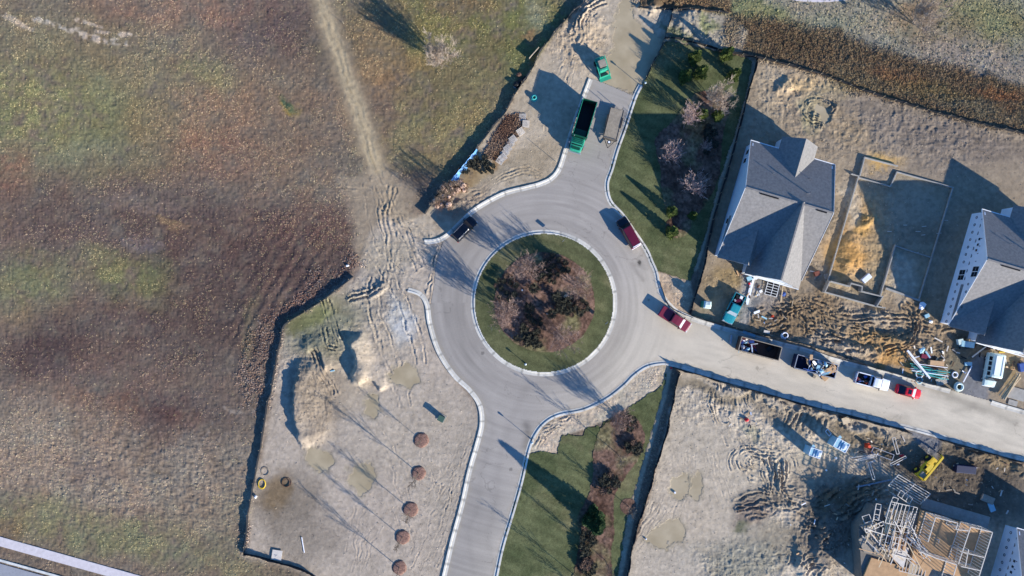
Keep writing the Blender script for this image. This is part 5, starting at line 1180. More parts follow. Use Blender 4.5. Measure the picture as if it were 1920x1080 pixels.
for x in (2.35,2.6,2.85,3.1): mb = MB(); mb.box((x,0,2.56),(.10,1.9,.07)); mb.build('roof_rib', M['truckgreen'], cab)
glassquad(o, 'windshield', (3.42,-.95,1.8),(3.42,.95,1.8),(3.34,.92,2.4),(3.34,-.92,2.4), 'glass')
mb = MB(); mb.box((3.85,0,1.73),(.5,1.4,.06)); mb.build('hood_vent', M['truckgreen'], cab)
mb = MB(); mb.tube((2.1,-.9,1.0),(2.1,-.9,3.3),.08,.08,8); mb.build('exhaust_pipe', M['steel'], o)
for s in (-1, 1):
    for x in (-3.0,-1.8,3.2):
        mb = MB(); mb.tube((x,s*.75,.52),(x,s*1.2,.52),.52,.52,18); mb.build('wheel', M['rubber'], o)
mirrors(o, 3.2, 2.5, 2.0, 'steel'); bumper(o, 4.4, 2.4, 'steel', .6); lamps(o, 8.6, 2.2, .95)
# flat trailer
o = thing('flat_trailer', 'flat utility trailer with a dusty wooden deck behind the dump truck', 'trailer', at_road(1149,235), head(-.24,.97))
mb = MB()
for k in range(9): mb.box((0,-.98+k*.245,.72),(5.3,.225,.06))
mb.build('deck', M['woodgrey'], o)
mb = MB()
for s in (-1, 1): mb.beam((-2.7,s*1.12,.7),(2.75,s*1.12,.7),.10,.16); mb.beam((2.7,s*.9,.62),(4.1,0,.58),.10,.12)
for x in (-2.65,0,2.7): mb.beam((x,-1.1,.6),(x,1.1,.6),.1,.1)
mb.build('frame', M['darkmetal'], o)
mb = MB(); mb.beam((2.6,-1.25,.95),(2.6,1.25,.95),.07,.07); mb.beam((2.6,-1.2,.6),(2.6,-1.2,.95),.06,.06); mb.beam((2.6,1.2,.6),(2.6,1.2,.95),.06,.06); mb.build('front_rail', M['darkmetal'], o)
mb = MB(); mb.tube((3.15,0,.75),(3.15,0,.9),.34,.34,20); t = mb.build('spare_wheel', M['rubber'], o)
mb = MB(); mb.tube((3.15,0,.9),(3.15,0,.93),.2,.2,16); mb.build('rim', M['white'], t)
for s in (-1, 1):
    for x in (-.9,-.1): mb = MB(); mb.tube((x,s*1.0,.36),(x,s*1.25,.36),.36,.36,16); mb.build('wheel', M['rubber'], o)
    mb = MB(); mb.box((-.5,s*1.22,.78),(1.8,.3,.05)); mb.build('fender', M['darkmetal'], o)
    mb = MB(); mb.beam((-2.7,s*.8,.7),(-2.75,s*.85,1.9),.07,.07); mb.build('ramp_post', M['darkmetal'], o)
# green skid loader
o = thing('skid_loader', 'bright green compact loader at the edge of the muddy puddle', 'loader', at_road(1127,127), head(.35,.94)); 
mb = MB(); mb.loft([rsec(x, w, .4, z, .1, .02) for x, w, z in ((-1.5,1.3,1.3),(-1.3,1.5,1.5),(-.4,1.5,1.55),(.9,1.45,1.3),(1.0,1.3,1.1))]); mb.build('body', M['green'], o, bevel=.03)
mb = MB(); mb.box((-.1,0,2.0),(1.25,1.25,.08)); mb.build('cab_roof', M['woodgrey'], o, bevel=.03)
for x in (-.65,.45):
    for y in (-.55,.55): mb = MB(); mb.beam((x,y,1.2),(x,y,1.98),.07,.07); mb.build('cab_post', M['green'], o)
mb = MB(); mb.box((.62,0,1.62),(.08,1.0,.7)); mb.build('cab_window', M['glass'], o)
for s in (-1, 1):
    mb = MB(); mb.beam((-1.3,s*.85,1.6),(1.5,s*.85,.9),.16,.22); mb.beam((1.5,s*.85,.9),(1.8,s*.85,.35),.14,.18); mb.build('lift_arm', M['green'], o)
    for x in (-.8,.6): mb = MB(); mb.tube((x,s*.62,.4),(x,s*.95,.4),.42,.42,16); mb.build('wheel', M['rubber'], o)
mb = MB(); mb.add([(1.7,-1,.1),(1.7,1,.1),(2.4,1,.1),(2.4,-1,.1),(1.7,-1,.75),(1.7,1,.75),(1.75,-1,.14),(1.75,1,.14)], [(0,1,2,3),(0,4,5,1),(3,2,7,6),(0,3,6,4),(1,5,7,2),(4,6,7,5)]); mb.build('bucket', M['green'], o)
# yellow telehandler
o = thing('forklift', 'yellow rough-terrain forklift parked above the house being framed', 'forklift', G(1733,874), head(.68,-.73))
mb = MB(); mb.loft([rsec(x, w, .5, z, .1, .02) for x, w, z in ((-2.3,1.4,1.3),(-2.1,1.7,1.5),(-.8,1.7,1.45),(.4,1.6,1.0),(2.0,1.5,.95))]); mb.build('body', M['yellow'], o, bevel=.04)
mb = MB(); mb.beam((-2.2,-.35,1.9),(2.9,-.35,1.4),.32,.34); mb.beam((2.9,-.35,1.4),(3.2,-.35,.5),.26,.26); mb.build('boom', M['yellow'], o)
mb = MB(); mb.box((-.2,.5,2.15),(1.2,.75,.08)); mb.build('cab_roof', M['yellow'], o)
for x in (-.7,.3):
    for y in (.18,.82): mb = MB(); mb.beam((x,y,1.2),(x,y,2.12),.06,.06); mb.build('cab_post', M['black'], o)
mb = MB(); mb.box((-.3,.5,1.3),(.5,.5,.5)); mb.build('seat', M['black'], o, bevel=.05)
for s in (-1, 1):
    for x in (-1.5,1.3): mb = MB(); mb.tube((x,s*.75,.6),(x,s*1.15,.6),.6,.6,18); w = mb.build('wheel', M['rubber'], o); mb = MB(); mb.tube((x,s*1.1,.6),(x,s*1.17,.6),.3,.28,12); mb.build('rim', M['yellow'], w)
mb = MB()
for s in (-.5,.5): mb.beam((3.2,-.35+s,.35),(4.4,-.35+s,.3),.12,.06)
mb.beam((3.2,-.95,.6),(3.2,.25,.6),.1,.5); mb.build('fork', M['darkmetal'], o)
mb = MB(); mb.box((-1.6,.1,1.62),(.9,1.1,.25)); mb.build('engine_cover', M['woodgrey'], o, bevel=.05)

# ------------------------------------------------------------------ dumpsters and their rubble
def dumpster(px, py, dx, dy, L, Wd, h, m, label, rim):
    o = thing('dumpster', label, 'dumpster', at_road(px, py), head(dx, dy)); mb = MB()
    mb.box((0,0,.2),(L,Wd,.1))
    for s in (-1, 1): mb.box((0,s*(Wd/2-.04),h/2+.1),(L,.08,h-.1)); mb.box((s*(L/2-.04),0,h/2+.1),(.08,Wd-.16,h-.1))
    mb.build('shell', M[m], o)
    mb = MB()
    for s in (-1, 1): mb.beam((-L/2,s*(Wd/2-.02),h+.09),(L/2,s*(Wd/2-.02),h+.09),.12,.1); mb.beam((s*(L/2-.02),-Wd/2+.1,h+.09),(s*(L/2-.02),Wd/2-.1,h+.09),.12,.1)
    mb.build('rim', M[rim], o)
    for k in range(int(L/.8)):
        for s in (-1, 1): mb = MB(); mb.box((-L/2+.5+k*.8,s*(Wd/2+.04),h/2+.1),(.1,.1,h-.2)); mb.build('side_rib', M[m], o)
    for s in (-1, 1): mb = MB(); mb.tube((s*(L/2-.3),-Wd/2+.1,.12),(s*(L/2-.3),Wd/2-.1,.12),.12,.12,10); mb.build('roller', M['steel'], o)
    return o
d1 = dumpster(1418, 652, .967, .255, 7.0, 2.35, 1.75, 'rust', 'long open dumpster half full of rubbish, nearest the roundabout', 'woodgrey')
d2 = dumpster(1522, 685, .967, .255, 7.0, 2.35, 1.6, 'darkblue', 'blue dumpster overflowing with scrap boards and cardboard', 'steel')
def junk(owner, n, xr, yr, zr, seed, label, group, mats, big=(.3,1.6)):
    rnd = random.Random(seed); c, s = math.cos(owner.rotation_euler.z), math.sin(owner.rotation_euler.z)
    for k in range(n):
        x, y, z = rnd.uniform(*xr), rnd.uniform(*yr), rnd.uniform(*zr); L = rnd.uniform(*big); kind = rnd.random(); mb = MB()
        a = rnd.uniform(0, 6.28); d = Vector((math.cos(a), math.sin(a), rnd.uniform(-.25,.25)))*L/2
        if kind < .55: mb.beam(-d, d, rnd.uniform(.08,.2), .05); nm, ct = 'scrap_board', 'board'
        elif kind < .8: mb.beam(-d*.6, d*.6, rnd.uniform(.4,.9), .04, up=(rnd.uniform(-.4,.4),rnd.uniform(-.4,.4),1)); nm, ct = 'scrap_sheet', 'sheet'
        else: mb.lump((0,0,0), (rnd.uniform(.2,.45),rnd.uniform(.2,.4),.2), k, 8, 5, .3); nm, ct = 'rubbish_bag', 'rubbish bag'
        o = mb.build(nm, M[rnd.choice(mats)]); o.location = owner.location+Vector((x*c-y*s, x*s+y*c, z)); tag(o, label, ct, group)
junk(d1, 26, (-3.2,-.9), (-.9,.9), (.5,1.6), 1, 'scrap piled at the left end of the long dumpster', 'scrap in the long dumpster', ['white','bluewhite','woodpale','steel','maroon','blue','whitepipe'])
junk(d1, 5, (-.8,2.6), (-.8,.8), (.35,.6), 2, 'scrap on the floor of the long dumpster', 'scrap on the long dumpster floor', ['steel','blue','black'])
junk(d2, 44, (-1.5,3.2), (-1.0,1.0), (1.2,2.3), 3, 'scrap heaped on the blue dumpster', 'scrap on the blue dumpster', ['white','bluewhite','woodpale','steel','cardboard','blue','bluewhite','woodgrey'])
for k, (x, y, z, sx, sy, m, lb) in enumerate([(1559,694,1.9,1.5,1.0,'cardboard','large flattened cardboard box hanging over the corner of the blue dumpster'),(1546,708,.25,.8,1.1,'cardboard','tan cardboard sheet on the road beside the blue dumpster'),(1526,706,.15,.5,.5,'woodgrey','small grey bucket on the road beside the blue dumpster'),(1521,670,2.2,.9,.5,'cardboard','pink-tan box on top of the blue dumpster heap')]):
    mb = MB(); mb.box((0,0,0),(sx,sy,.12 if k != 2 else .5),.4*k+.3); o = mb.build('cardboard_box' if k != 2 else 'bucket', M[m], bevel=.01); o.location = W(x, y, z); tag(o, lb, 'box' if k != 2 else 'bucket')
# portable toilets, booths, cabinet
o = thing('portable_toilet', 'teal portable toilet with a white roof in the corner below the lot fence', 'toilet', G(1320,571), head(1,.1))
mb = MB(); mb.box((0,0,1.05),(1.15,1.15,2.1)); mb.build('cabin', M['green'], o, bevel=.04)
mb = MB(); mb.loft([[(x,-.62,2.1),(x,.62,2.1),(x,.5,z),(x,0,z+.14),(x,-.5,z)] for x, z in ((-.62,2.12),(-.4,2.28),(.4,2.28),(.62,2.12))]); mb.build('roof', M['mint'], o)
mb = MB(); mb.box((.59,0,1.0),(.05,.8,1.85)); d = mb.build('door', M['mint'], o); mb = MB(); mb.box((.63,.3,1.0),(.04,.08,.2)); mb.build('handle', M['black'], d)
mb = MB(); mb.tube((-.3,.3,2.2),(-.3,.3,2.6),.06,.06,8); mb.build('vent_pipe', M['white'], o)
def booth(px, py, lb, k, L=1.9, Wd=1.35, h=2.35):
    o = thing('scaffold_booth', lb, 'booth', G(px, py), head(.9,.3+.2*k))
    mb = MB(); mb.box((0,0,h/2),(L,Wd,h)); mb.build('cabin', M['bluewhite'], o)
    mb = MB()
    for s in (-1, 1): mb.beam((-L/2,s*Wd/2,h+.05),(L/2,s*Wd/2,h+.05),.09,.09); mb.beam((s*L/2,-Wd/2,h+.05),(s*L/2,Wd/2,h+.05),.09,.09)
    for x in (-.2,.25): mb.beam((x,-Wd/2,h+.05),(x,Wd/2,h+.05),.07,.07)
    mb.build('roof_frame', M['white'], o)
    mb = MB(); mb.loft([[(x,-w,h),(x,w,h),(x,w*.6,z),(x,-w*.6,z)] for x, w, z in ((.2,.5,h+.1),(.45,.55,h+.35),(.8,.5,h+.35),(.95,.4,h+.1))]); mb.build('vent_hood', M['white'], o)
    mb = MB(); mb.beam((-L/2,0,h+.02),(-L/2+.4,Wd/2+.5,h-.1),.5,.05); mb.build('side_flap', M['bluewhite'], o)
    mb = MB(); mb.box((L/2+.02,0,1.05),(.06,.8,1.9)); mb.build('door', M['white'], o)
booth(1517, 843, 'pale blue booth with a white framed roof on the bare south lot, left one', 0); booth(1565, 829, 'wider pale blue booth with a white framed roof, right one of the two', 1, 2.3, 1.6, 2.3)
o = thing('utility_box', 'green utility box alone on the bare dirt beside the row of trees', 'utility box', G(828,783), head(.85,.45))
mb = MB(); mb.box((0,0,.55),(1.0,.85,1.1)); mb.build('cabinet', M['grating'], o, bevel=.03); mb = MB(); mb.box((0,0,1.13),(1.1,.95,.07)); mb.build('lid', M['grating'], o, bevel=.02); mb = MB(); mb.box((0,0,.06),(1.4,1.2,.12)); mb.build('base', M['concrete'], o)

# ------------------------------------------------------------------ posts, signs, lamps
def post(px, py, h, label, name='street_lamp', cat='street lamp', r=.05, lamp=True, z=0.0, m='darkmetal', hd='lamp'):
    o = thing(name, label, cat, G(px, py, z)); mb = MB(); mb.tube((0,0,-.2),(0,0,h),r,r*.7,8); mb.build('pole', M[m], o)
    if hd == 'lamp':
        mb = MB(); mb.tube((0,0,h-.3),(0,0,h),.10,.17,10); mb.tube((0,0,h),(0,0,h+.1),.2,.06,10); mb.build('lamp_head', M['glasspale'], o)
        mb = MB(); mb.tube((0,0,-.1),(0,0,.35),.13,.1,10); mb.build('base', M[m], o)
    elif hd == 'sign':
        mb = MB(); mb.box((0,.03,h-.25),(.6,.03,.6),.7); mb.build('sign_plate', M['steel'], o)
        mb = MB(); mb.box((0,-.01,h-.25),(.08,.05,.62),.7); mb.build('bracket', M['steel'], o)
    return o
post(997,824,2.6,'lamp post standing on the kerb corner of the lower lawn'); post(1055,453,1.9,'sign post at the top edge of the round island', 'street_sign','sign',.03,hd='sign',z=.15); post(1135,605,1.7,'thin sign post at the right edge of the round island','street_sign','sign',.03,hd='sign',z=.15); post(985,681,1.5,'short garden lamp at the bottom left edge of the round island', z=.15)
post(1205,163,2.4,'dark lamp post at the end of the north kerb beside the puddle'); post(1628,43,2.3,'sign post standing in the top right grass verge','street_sign','sign',.03,hd='sign'); post(1042,303,2.3,'wooden stake post leaning by the kerb below the pallets','marker_post','post',.04,m='stake',hd=None)
for k, (x, y, h, lb) in enumerate([(759,511,1.1,'short stake in the churned mud west of the circle'),(766,461,.8,'stake in the mud beside the end of the northwest kerb'),(690,30,.9,'stake beside the worn farm track near the top'),(645,45,1.0,'dark stake right of the top of the farm track'),(1397,742,1.4,'survey stake near the red barrel on the south lot'),(1590,830,1.6,'survey stake right of the two blue booths'),(632,897,.9,'stake beside the pale puddle of the west lot'),(695,925,.9,'stake between the mulch rings and the west puddle'),(722,780,.8,'stake left of the topmost mulch ring'),(1345,95,1.4,'stake at the foot of the long staked fence'),(980,50,.1,'tiny peg in the weedy field'),(1560,840,1.2,'stake below the blue booths')]):
    post(x, y, h, lb, 'survey_stake', 'stake', .035, m='stake', hd=None)
# ------------------------------------------------------------------ pallets, root balls, pots
def pallet(loc, rz, label, group, tilt=0.0, m='woodpale', src=[None]):
    if src[0] is None:
        o = thing('pallet', label, 'pallet', loc, rz, group); mb = MB()
        for k in range(7): mb.box((0,-.52+k*.173,.13),(1.2,.10,.02))
        mb.build('top_boards', M[m], o); mb = MB()
        for x in (-.55,0,.55): mb.box((x,0,.07),(.09,1.1,.09))
        mb.build('runners', M['woodgrey'], o); src[0] = o
    else: o = dup(src[0], loc, rz, label, group)
    o.rotation_euler = (tilt, 0, rz); return o
for k, (x, y, a) in enumerate([(980,220,0),(986,233,1.5),(976,247,.6),(962,262,-.9),(957,270,-.85),(952,279,-.9),(947,287,-.8),(943,296,-.85),(938,301,-.6)]):
    pallet(G(x, y, .02+.14*(k % 2)), a, 'slatted wooden pallet in the line beside the red bark pile', 'wooden pallets beside the red bark pile', .1*(k % 3))
pallet(G(1769,713), .3, 'white slatted pallet standing beside the pipe pile by the north kerb', 'pallets by the pipe pile')
pallet(G(1760,716,.15), .25, 'white slatted pallet standing beside the pipe pile by the north kerb', 'pallets by the pipe pile')
rb = None; rnd = random.Random(8)
for k, (x, y) in enumerate([(853,344),(846,352),(858,356),(866,348),(850,362),(841,368),(836,358),(829,366),(834,376),(826,382),(819,386),(843,346),(822,374),(840,382),(861,342),(815,376),(830,352),(868,356)]):
    if rb is None:
        rb = thing('balled_shrub', 'bare shrub with a pale burlap root ball in the heap by the kerb', 'shrub', G(x,y), 0, 'burlapped shrubs heaped inside the fence')
        mb = MB(); mb.lump((0,0,.28), (.42,.42,.34), 2, 12, 8, .1); mb.build('root_ball', M['burlap'], rb, smooth=True)
        leafy(77, .9, .34, 60, False, .16, .5).build('twigs', M['shrubbrown'], rb)
    t = rb if k == 0 else dup(rb, G(x, y, .0), k, rb['label'], rb['group'], rnd.uniform(.8,1.3))
    if k: t.rotation_euler = (rnd.uniform(.5,1.1)*(1 if k % 2 else .3), 0, rnd.uniform(.3,1.6))
for k, (x, y) in enumerate([(850,350),(843,358),(836,364),(828,372),(822,378),(856,345),(862,350),(846,366),(832,378),(816,384),(839,350),(851,360),(826,362),(812,388),(848,347),(842,353),(834,361),(830,367),(824,373),(857,351),(819,380),(838,371)]):
    t = put_tree(k, x, y, 'slender bare sapling standing among the burlapped shrubs by the fence', .5+.02*(k % 4), 'saplings stored inside the fence')
pot = None
for k in range(70):
    x = rnd.uniform(868,926); y = rnd.uniform(292,330)
    if (x-868)*.45+(y-292) < 8+rnd.random()*3 or (y > 326-(x-868)*.02) : continue
    if pot is None:
        pot = thing('potted_plant', 'small dark potted plant in the crowd beside the blue tarpaulin', 'potted plant', G(x,y), 0, 'potted plants stored by the fence')
        mb = MB(); mb.tube((0,0,0),(0,0,.35),.15,.2,10); mb.build('pot', M['black'], pot); leafy(88, .45, .22, 50, False, .12, .3).build('foliage', M['shrub'], pot)
    else: dup(pot, G(x,y), k, pot['label'], pot['group'], rnd.uniform(.8,1.3))
mb = MB(); P1, P2 = G(845,338), G(893,280)
n = 16; rowv = []
for i in range(n+1):
    p = P1.lerp(P2, i/n); w = .5+.15*math.sin(i*1.1)-.25*(i/n); nn = Vector((.77,-.64,0)); wob = .05*math.sin(i*2.3)
    rowv.append([tuple(p+nn*(.15+wob)+Vector((0,0,.86))), tuple(p+nn*(.15+w)+Vector((0,0,.55+wob))), tuple(p+nn*(.15+w*1.6)+Vector((0,0,.1))), tuple(p+nn*(.13+w*1.6)+Vector((0,0,.08))), tuple(p+nn*(.13+w)+Vector((0,0,.52+wob))), tuple(p+nn*(.12+wob)+Vector((0,0,.83)))])
mb.loft(rowv); tag(mb.build('tarpaulin', M['bluefab']), 'pale blue tarpaulin sheet draped down the inside of the silt fence', 'tarpaulin')
mb = MB(); a, b_ = G(992,112,.1), G(1010,92,.1); mb.beam(a+Vector((0,0,.45)), b_+Vector((0,0,.45)), .06, .95); tag(mb.build('leaning_board', M['woodgrey']), 'grey board standing on edge against the northwest silt fence', 'board')
for k, (x, y, r, m, lb) in enumerate([(968,160,.55,'black','black rubbish bag farthest down the northwest fence'),(977,153,.5,'black','black rubbish bag in the middle of the fence-side pile'),(973,141,.45,'rust','rusty brown bag on the fence-side pile'),(966,163,.3,'steel','shiny silver bag at the end of the fence-side pile'),(984,147,.4,'black','black rubbish bag against the fence, topmost')]):
    mb = MB(); mb.lump((0,0,r*.6), (r,r*.9,r*.8), k+5, 12, 8, .2); o = mb.build('rubbish_bag', M[m]); o.location = G(x, y); tag(o, lb, 'rubbish bag')
def coil(px, py, R, r, m, lb, n=3, squash=1.0, name='hose_coil'):
    mb = MB(); rnd = random.Random(px)
    for k in range(n): mb.torus((rnd.uniform(-.08,.08),rnd.uniform(-.08,.08),r+k*r*1.5), R*(1-.12*k), r, 28, 6)
    o = mb.build(name, M[m], smooth=True); o.location = G(px, py, .02); o.scale = (1, squash, 1); tag(o, lb, 'coil'); return o
coil(1001,184,.5,.09,'tealpipe','green hose coil on the dirt near the dump truck', 4); coil(537,905,.8,.035,'rust','large thin black coil on the west lot',3); coil(497,884,.7,.03,'woodgrey','thin pale coil above the yellow hose',2); coil(491,907,.65,.05,'yellow','yellow hose coil beside the west fence',2,1.3)
coil(1471,629,.6,.09,'whitepipe','white pipe coil lying beside the north fence',3); coil(1790,703,.45,.12,'white','small white ring beside the pallet by the pipe pile',1,name='pipe_ring'); coil(1795,724,.65,.2,'mint','thick pale ring at the gravel driveway corner',2,name='pipe_ring'); coil(1722,701,.6,.12,'white','white ring at the left end of the pipe pile',1,name='pipe_ring'); coil(1723,712,.5,.12,'bluewhite','bluish ring below the white ring',1,name='pipe_ring'); coil(1748,697,.7,.1,'rust','brown coil between the pipes and the kerb',3); coil(1742,702,.5,.08,'rust','smaller brown coil beside the white pallet',3)
# ------------------------------------------------------------------ boards, pipes, litter
def stick(x0, y0, x1, y1, w, h, m, lb, name='board', cat='board', z=.1, z2=None, group=None):
    mb = MB(); a, b_ = G(x0, y0, z), G(x1, y1, z if z2 is None else z2); mb.beam(a, b_, w, h); o = mb.build(name, M[m]); tag(o, lb, cat, group); return o
rnd = random.Random(12)
for k in range(11):
    y = 682+k*1.9; stick(1712+rnd.uniform(-9,9), y+rnd.uniform(-6,2), 1775+rnd.uniform(-14,6), y+8+rnd.uniform(-2,5), .11, .11, 'tealpipe' if k % 4 else 'whitepipe', 'long teal plastic pipe in the pile by the north kerb', 'plastic_pipe', 'pipe', .25+.05*k, None, 'pipes piled by the north kerb')
stick(1695,656,1737,708,.3,.16,'whitepipe','long white beam lying across the teal pipes','white_beam','beam',1.0); stick(1702,671,1733,704,.16,.12,'woodpale','shorter pale beam beside the long white one','pale_beam','beam',.9)
stick(1857,640,1819,669,.22,.08,'woodpale','pale plank leaning in the shade left of the van','plank','plank',.5) ; stick(1820,686,1804,716,.16,.1,'whitepipe','white plank at the edge of the gravel driveway','plank','plank',.3); stick(1750,633,1765,641,.2,.1,'woodpale','short pale plank on the mud above the pipe pile','plank','plank',.2)
for k in range(9): stick(1905+rnd.uniform(-4,4), 698+k*1.2, 1873+rnd.uniform(-3,5), 741+k*1.0, .16, .12, 'wood', 'long thin plank in the bundle beside the van', 'plank', 'plank', .3+.07*k, None, 'plank bundle beside the van')
stick(1413,520,1400,571,.35,.12,'white','wide white board laid along the gravel pad'); stick(1407,530,1398,567,.14,.12,'white','narrow white board beside the wide one on the gravel pad'); stick(1467,536,1463,567,.14,.1,'wood','upright yellow board below the garage of the first house'); stick(1485,564,1482,574,.1,.1,'wood','short yellow board right of the tall one'); 
stick(1412,587,1423,583,.4,.25,'white','white slab of foam on the brown mud','foam_slab','foam',.15); stick(1427,593,1437,598,.25,.2,'bluewhite','crumpled pale wrapper on the brown mud','wrapper','wrapper',.12); stick(566,1007,571,1036,.12,.08,'whitepipe','thin white pipe on the west lot','white_pipe','pipe',.08)
stick(1592,858,1640,851,.16,.12,'woodpale','upper board of the pair crossing below the frames'); stick(1600,862,1638,855,.16,.12,'woodpale','lower board of the pair crossing below the frames')
def rail_frame(x0, y0, x1, y1, w, lb, m='woodpale', z=.5):
    mb = MB(); a, b_ = G(x0,y0,z), G(x1,y1,z+.2); d = (b_-a); d.z = 0; nn = Vector((-d.y, d.x, 0)).normalized()*w/2
    mb.beam(a+nn, b_+nn, .09, .12); mb.beam(a-nn, b_-nn, .09, .12); mb.beam(a+nn, a-nn, .09, .12); mb.beam(b_+nn, b_-nn, .09, .12); tag(mb.build('wall_header', M[m]), lb, 'wall header')
rail_frame(1671,819,1679,849,.45,'narrow upright frame nearest the south kerb'); rail_frame(1626,866,1633,896,.4,'narrow frame standing alone below the crossing boards'); rail_frame(1695,855,1665,869,.35,'narrow frame slanting beside the red barrel'); rail_frame(1605,861,1638,852,.35,'narrow frame lying under the crossing boards')
rail_frame(1632,842,1670,856,1.0,'wide grey frame lying among the debris','steel'); rail_frame(1553,808,1548,812,1.0,'small white crate frame above the right blue booth','white', .3); 
rail_frame(1605,912,1668,898,.12,'long thin rail on the dark mud above the lumber','steel',.2)
for k, (x, y, m, lb) in enumerate([(1625,835,'orange','orange-red barrel among the debris by the south kerb'),(1690,854,'red','red can beside the slanting frame'),(1399,786,'red','red plastic sack near the track marks on the south lot'),(1258,690,'red','small red marker at the corner of the lower lawn'),(1448,593,'orange','orange cone on the brown mud below the first house'),(1480,505,'rust','x')]):
    if lb == 'x': continue
    mb = MB()
    if k in (0,4): mb.tube((0,0,0),(0,0,.9),.36,.26,12); mb.box((0,0,.04),(.8,.8,.08))
    else: mb.lump((0,0,.2), (.4,.3,.25), k, 9, 6, .3)
    o = mb.build(['barrel','can','sack','marker_flag','traffic_cone'][k], M[m]); o.location = G(x,y); o.scale = (.5,.5,.5) if k in (3,4) else (1,1,1); tag(o, lb, ['barrel','can','sack','marker','cone'][k])
mb = MB(); mb.box((0,0,.08),(1.7,1.7,.05),-.15); o = mb.build('sign_board', M['woodpale']); o.location = G(520,1040,.12); tag(o, 'square white board with a small scrawl lying by the bottom fence', 'board')
mb = MB(); mb.box((-.2,.05,.12),(.5,.06,.02),-.15); mb.box((-.2,-.15,.12),(.3,.06,.02),.3); s_ = mb.build('scrawl', M['steel'], o)
mb = MB(); mb.box((0,0,.15),(1.2,1.1,.3),.3); o = mb.build('plywood_stack', M['wood']); o.location = G(1582,787); tag(o, 'square stack of tan plywood beside the south fence', 'plywood stack')
mb = MB(); mb.box((0,0,.15),(2.2,1.2,.3),-.4); o = mb.build('plywood_stack', M['woodgrey']); o.location = G(1850,935); tag(o, 'grey plywood sheet lying in the shade above the framed house', 'plywood stack')
mb = MB(); mb.box((0,0,.12),(1.6,.9,.2),-1.2); o = mb.build('insulation_sheet', M['bluewhite']); o.location = G(1858,950); tag(o, 'pale blue sheet beside the shaded plywood', 'sheet')
mb = MB(); mb.box((0,0,.5),(3.4,1.3,1.0),-.1); o = mb.build('tarped_stack', M['darkblue'], bevel=.08); o.location = G(1805,878); tag(o, 'blue tarped stack in the shade right of the forklift', 'stack')
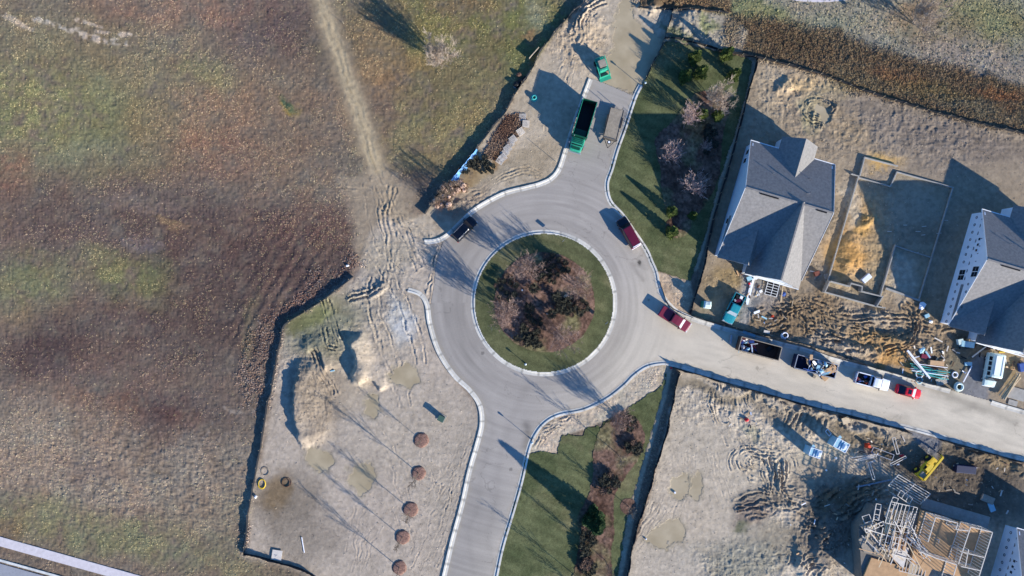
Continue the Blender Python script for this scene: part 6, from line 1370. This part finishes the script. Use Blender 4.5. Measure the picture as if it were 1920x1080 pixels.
# metal window well frame below the garage
o = thing('steel_ladder_rack', 'black and white barred steel frame leaning at the garage of the first house', 'steel frame', G(1448,537), head(-.26,.965))
mb = MB()
for s in (-1.05,0,1.0): mb.beam((-1.6,s,.35),(1.6,s,.35),.07,.08)
for k in range(8): mb.beam((-1.6+k*.457,-1.05,.33),(-1.6+k*.457,1.0,.33),.06,.06)
mb.build('bars', M['trim'], o); mb = MB(); mb.box((0,0,.12),(3.1,2.0,.1)); mb.build('backing', M['black'], o)
mb = MB(); mb.tube((0,0,0),(0,0,.5),.38,.38,18); mb.tube((0,0,.5),(0,0,.52),.2,.2,14); o = mb.build('cement_mixer_drum', M['white']); o.location = G(1415,520); tag(o, 'white round drum at the top of the gravel pad', 'drum')
for k, (x, y, sx, sy, sz, m, rz, lb) in enumerate([(1404,522,.9,.7,.3,'bluewhite',.3,'pale block beside the white drum'),(1393,510,.9,.6,.3,'brick',.4,'pinkish slab by the front door of the first house'),(1404,532,.3,.3,.3,'red',.2,'small red can on the gravel pad'),(1425,546,.5,.4,.3,'white',.5,'small white bucket in the middle of the gravel pad'),(1421,537,.7,.3,.2,'rust',.9,'rusty tool on the gravel pad'),(1468,552,.7,.6,.25,'blue',.7,'crumpled blue sheet beside the yellow board'),
    (1530,513,.9,.8,.5,'brick',.3,'pile of red bricks between the first house and the foundation'),(1548,518,.8,.8,.2,'woodgrey',.3,'grey slab right of the red bricks'),(1727,573,1.2,1.0,.5,'white',.8,'white sheet bundle at the corner of the foundation'),(1736,592,.8,.6,.3,'bluewhite',.4,'pale bag below the foundation corner'),(1743,603,.6,.5,.3,'white',.1,'small white bag on the mud below the foundation corner'),
    (1724,655,1.2,.7,.2,'bluewhite',.8,'folded pale blue sheet at the top of the pipe pile'),(1736,664,.3,1.4,.15,'bluewhite',.6,'trailing end of pale blue sheet by the pipes'),(1733,668,1.6,.7,.4,'maroon2',-.2,'dull red tarpaulin behind the teal pipes'),(1752,680,2.4,.8,.7,'cardboard',-.1,'tan padded sofa-shaped bundle beside the pipes'),
    (1810,645,2.2,1.0,.7,'bluewhite',-.15,'pale machine with a round end left of the van'),(1797,640,.9,.9,.6,'mint',.2,'round pale tub beside the pale machine'),(1815,637,.9,.4,.9,'cardboard',-.1,'pinkish carton on the pale machine'),(1814,682,1.2,.6,.3,'bluewhite',0,'pale blue plank end in the gravel driveway'),(1860,651,.5,.5,.6,'white',.2,'white bucket between the van and the second house'),(1867,648,.7,.7,.4,'maroon2',.5,'purple-red tub between the van and the second house'),(1860,642,.5,.5,.5,'blue',.5,'dark blue bucket between the van and the second house'),(1850,652,1.0,.6,.5,'rust',.4,'brown gear pile behind the van'),
    (1877,660,1.0,.22,.2,'yellow',.02,'two short yellow boards behind the van'),(1910,659,.9,.5,.3,'wood',.4,'yellowish crate at the right edge above the van'),(1914,688,1.2,1.4,.6,'blue',.2,'blue box at the right edge beside the van'),
    (1905,738,3.0,2.0,.12,'concrete',-.28,'pale concrete slab at the right edge near the kerb'),(1898,755,1.6,.9,.12,'concrete',-.28,'smaller concrete slab at the right edge next to the kerb'),(1566,858,.35,.35,.3,'white',.2,'tiny white tub on the south lot'),(1548,881,.3,.3,.3,'white',.4,'small white stone on the south lot'),(1265,923,.3,.3,.25,'white',.1,'small pale stone by the lower puddle'),(1211,1010,.3,.3,.25,'white',.1,'small pale stone beside the fence near the bottom'),(652,498,.5,.3,.3,'white',.4,'white scrap at the north end of the west fence'),(624,695,.7,.2,.2,'bluewhite',.2,'pale scrap in the shaded hollow of the west lot'),
    (480,931,.5,.4,.3,'white',.9,'white bag at the foot of the west fence'),(1897,690,.6,.6,.5,'cardboard',.4,'tan carton at the head of the plank bundle'),(1404,626,2.2,.5,.15,'bluewhite',-.35,'pale board lying against the north fence above the long dumpster'),(1436,622,1.0,.5,.3,'woodpale',-.2,'pale wood scraps against the north fence'),(1369,636,.25,1.5,.6,'steel',-.1,'steel rail standing at the left end of the long dumpster')]):
    mb = MB()
    if m in ('blue','bluewhite','maroon2','white','rust','cardboard') and k % 3 != 0 and sz < .6 and sx < 1.5: mb.lump((0,0,sz*.5), (sx*.55,sy*.55,sz*.6), k, 10, 6, .3)
    else: mb.box((0,0,sz/2),(sx,sy,sz),0)
    mb2 = mb; o = mb2.build(lb.split(' ')[-1] if False else ['site_clutter'][0], M[m], bevel=.02); o.location = G(x, y, .02); o.rotation_euler = (0,0,rz)
    nm = None
    for w in ('block','slab','can','bucket','tool','sheet','bricks','bundle','bag','tarpaulin','machine','tub','carton','plank','pile','boards','crate','box','stone','scrap','board','scraps','rail'):
        if w in lb.split(' ')[:6]: nm = w
    o.name = {'bricks':'brick_pile','boards':'yellow_board','scraps':'wood_scrap','pile':'gear_bag','rail':'steel_rail'}.get(nm, nm or 'site_box'); tag(o, lb, {'bricks':'brick pile','boards':'board','scraps':'scrap','pile':'gear bag'}.get(nm, nm or 'box'))
# litter of scraps and clods round the second house and the pipe pile: many small loose bits
rnd = random.Random(40)
zones = [(1600,1720,900,965,30),(1740,1900,855,975,30),(1480,1600,930,1060,14),(1690,1790,650,722,48),(1790,1850,640,700,14),(1380,1440,500,560,16),(1600,1700,820,880,28),(1860,1915,640,690,16),(1400,1470,585,612,12),(1355,1430,770,800,10),(1480,1560,500,530,8)]
for (x0,x1,y0,y1,n) in zones:
    for k in range(n):
        x, y = rnd.uniform(x0,x1), rnd.uniform(y0,y1); L = rnd.uniform(.25,1.1); a = rnd.uniform(0,6.28)
        mb = MB(); mb.beam((-L/2*math.cos(a),-L/2*math.sin(a),.06),(L/2*math.cos(a),L/2*math.sin(a),.1+rnd.uniform(0,.15)),rnd.uniform(.07,.25),.05)
        o = mb.build('scrap_piece', M[rnd.choice(['woodpale','wood','white','woodgrey','cardboard','rust','woodgrey','woodpale','black'])]); o.location = G(x,y,.03); tag(o, 'small loose scrap of building material lying on the mud', 'scrap', 'loose scraps on the building site')
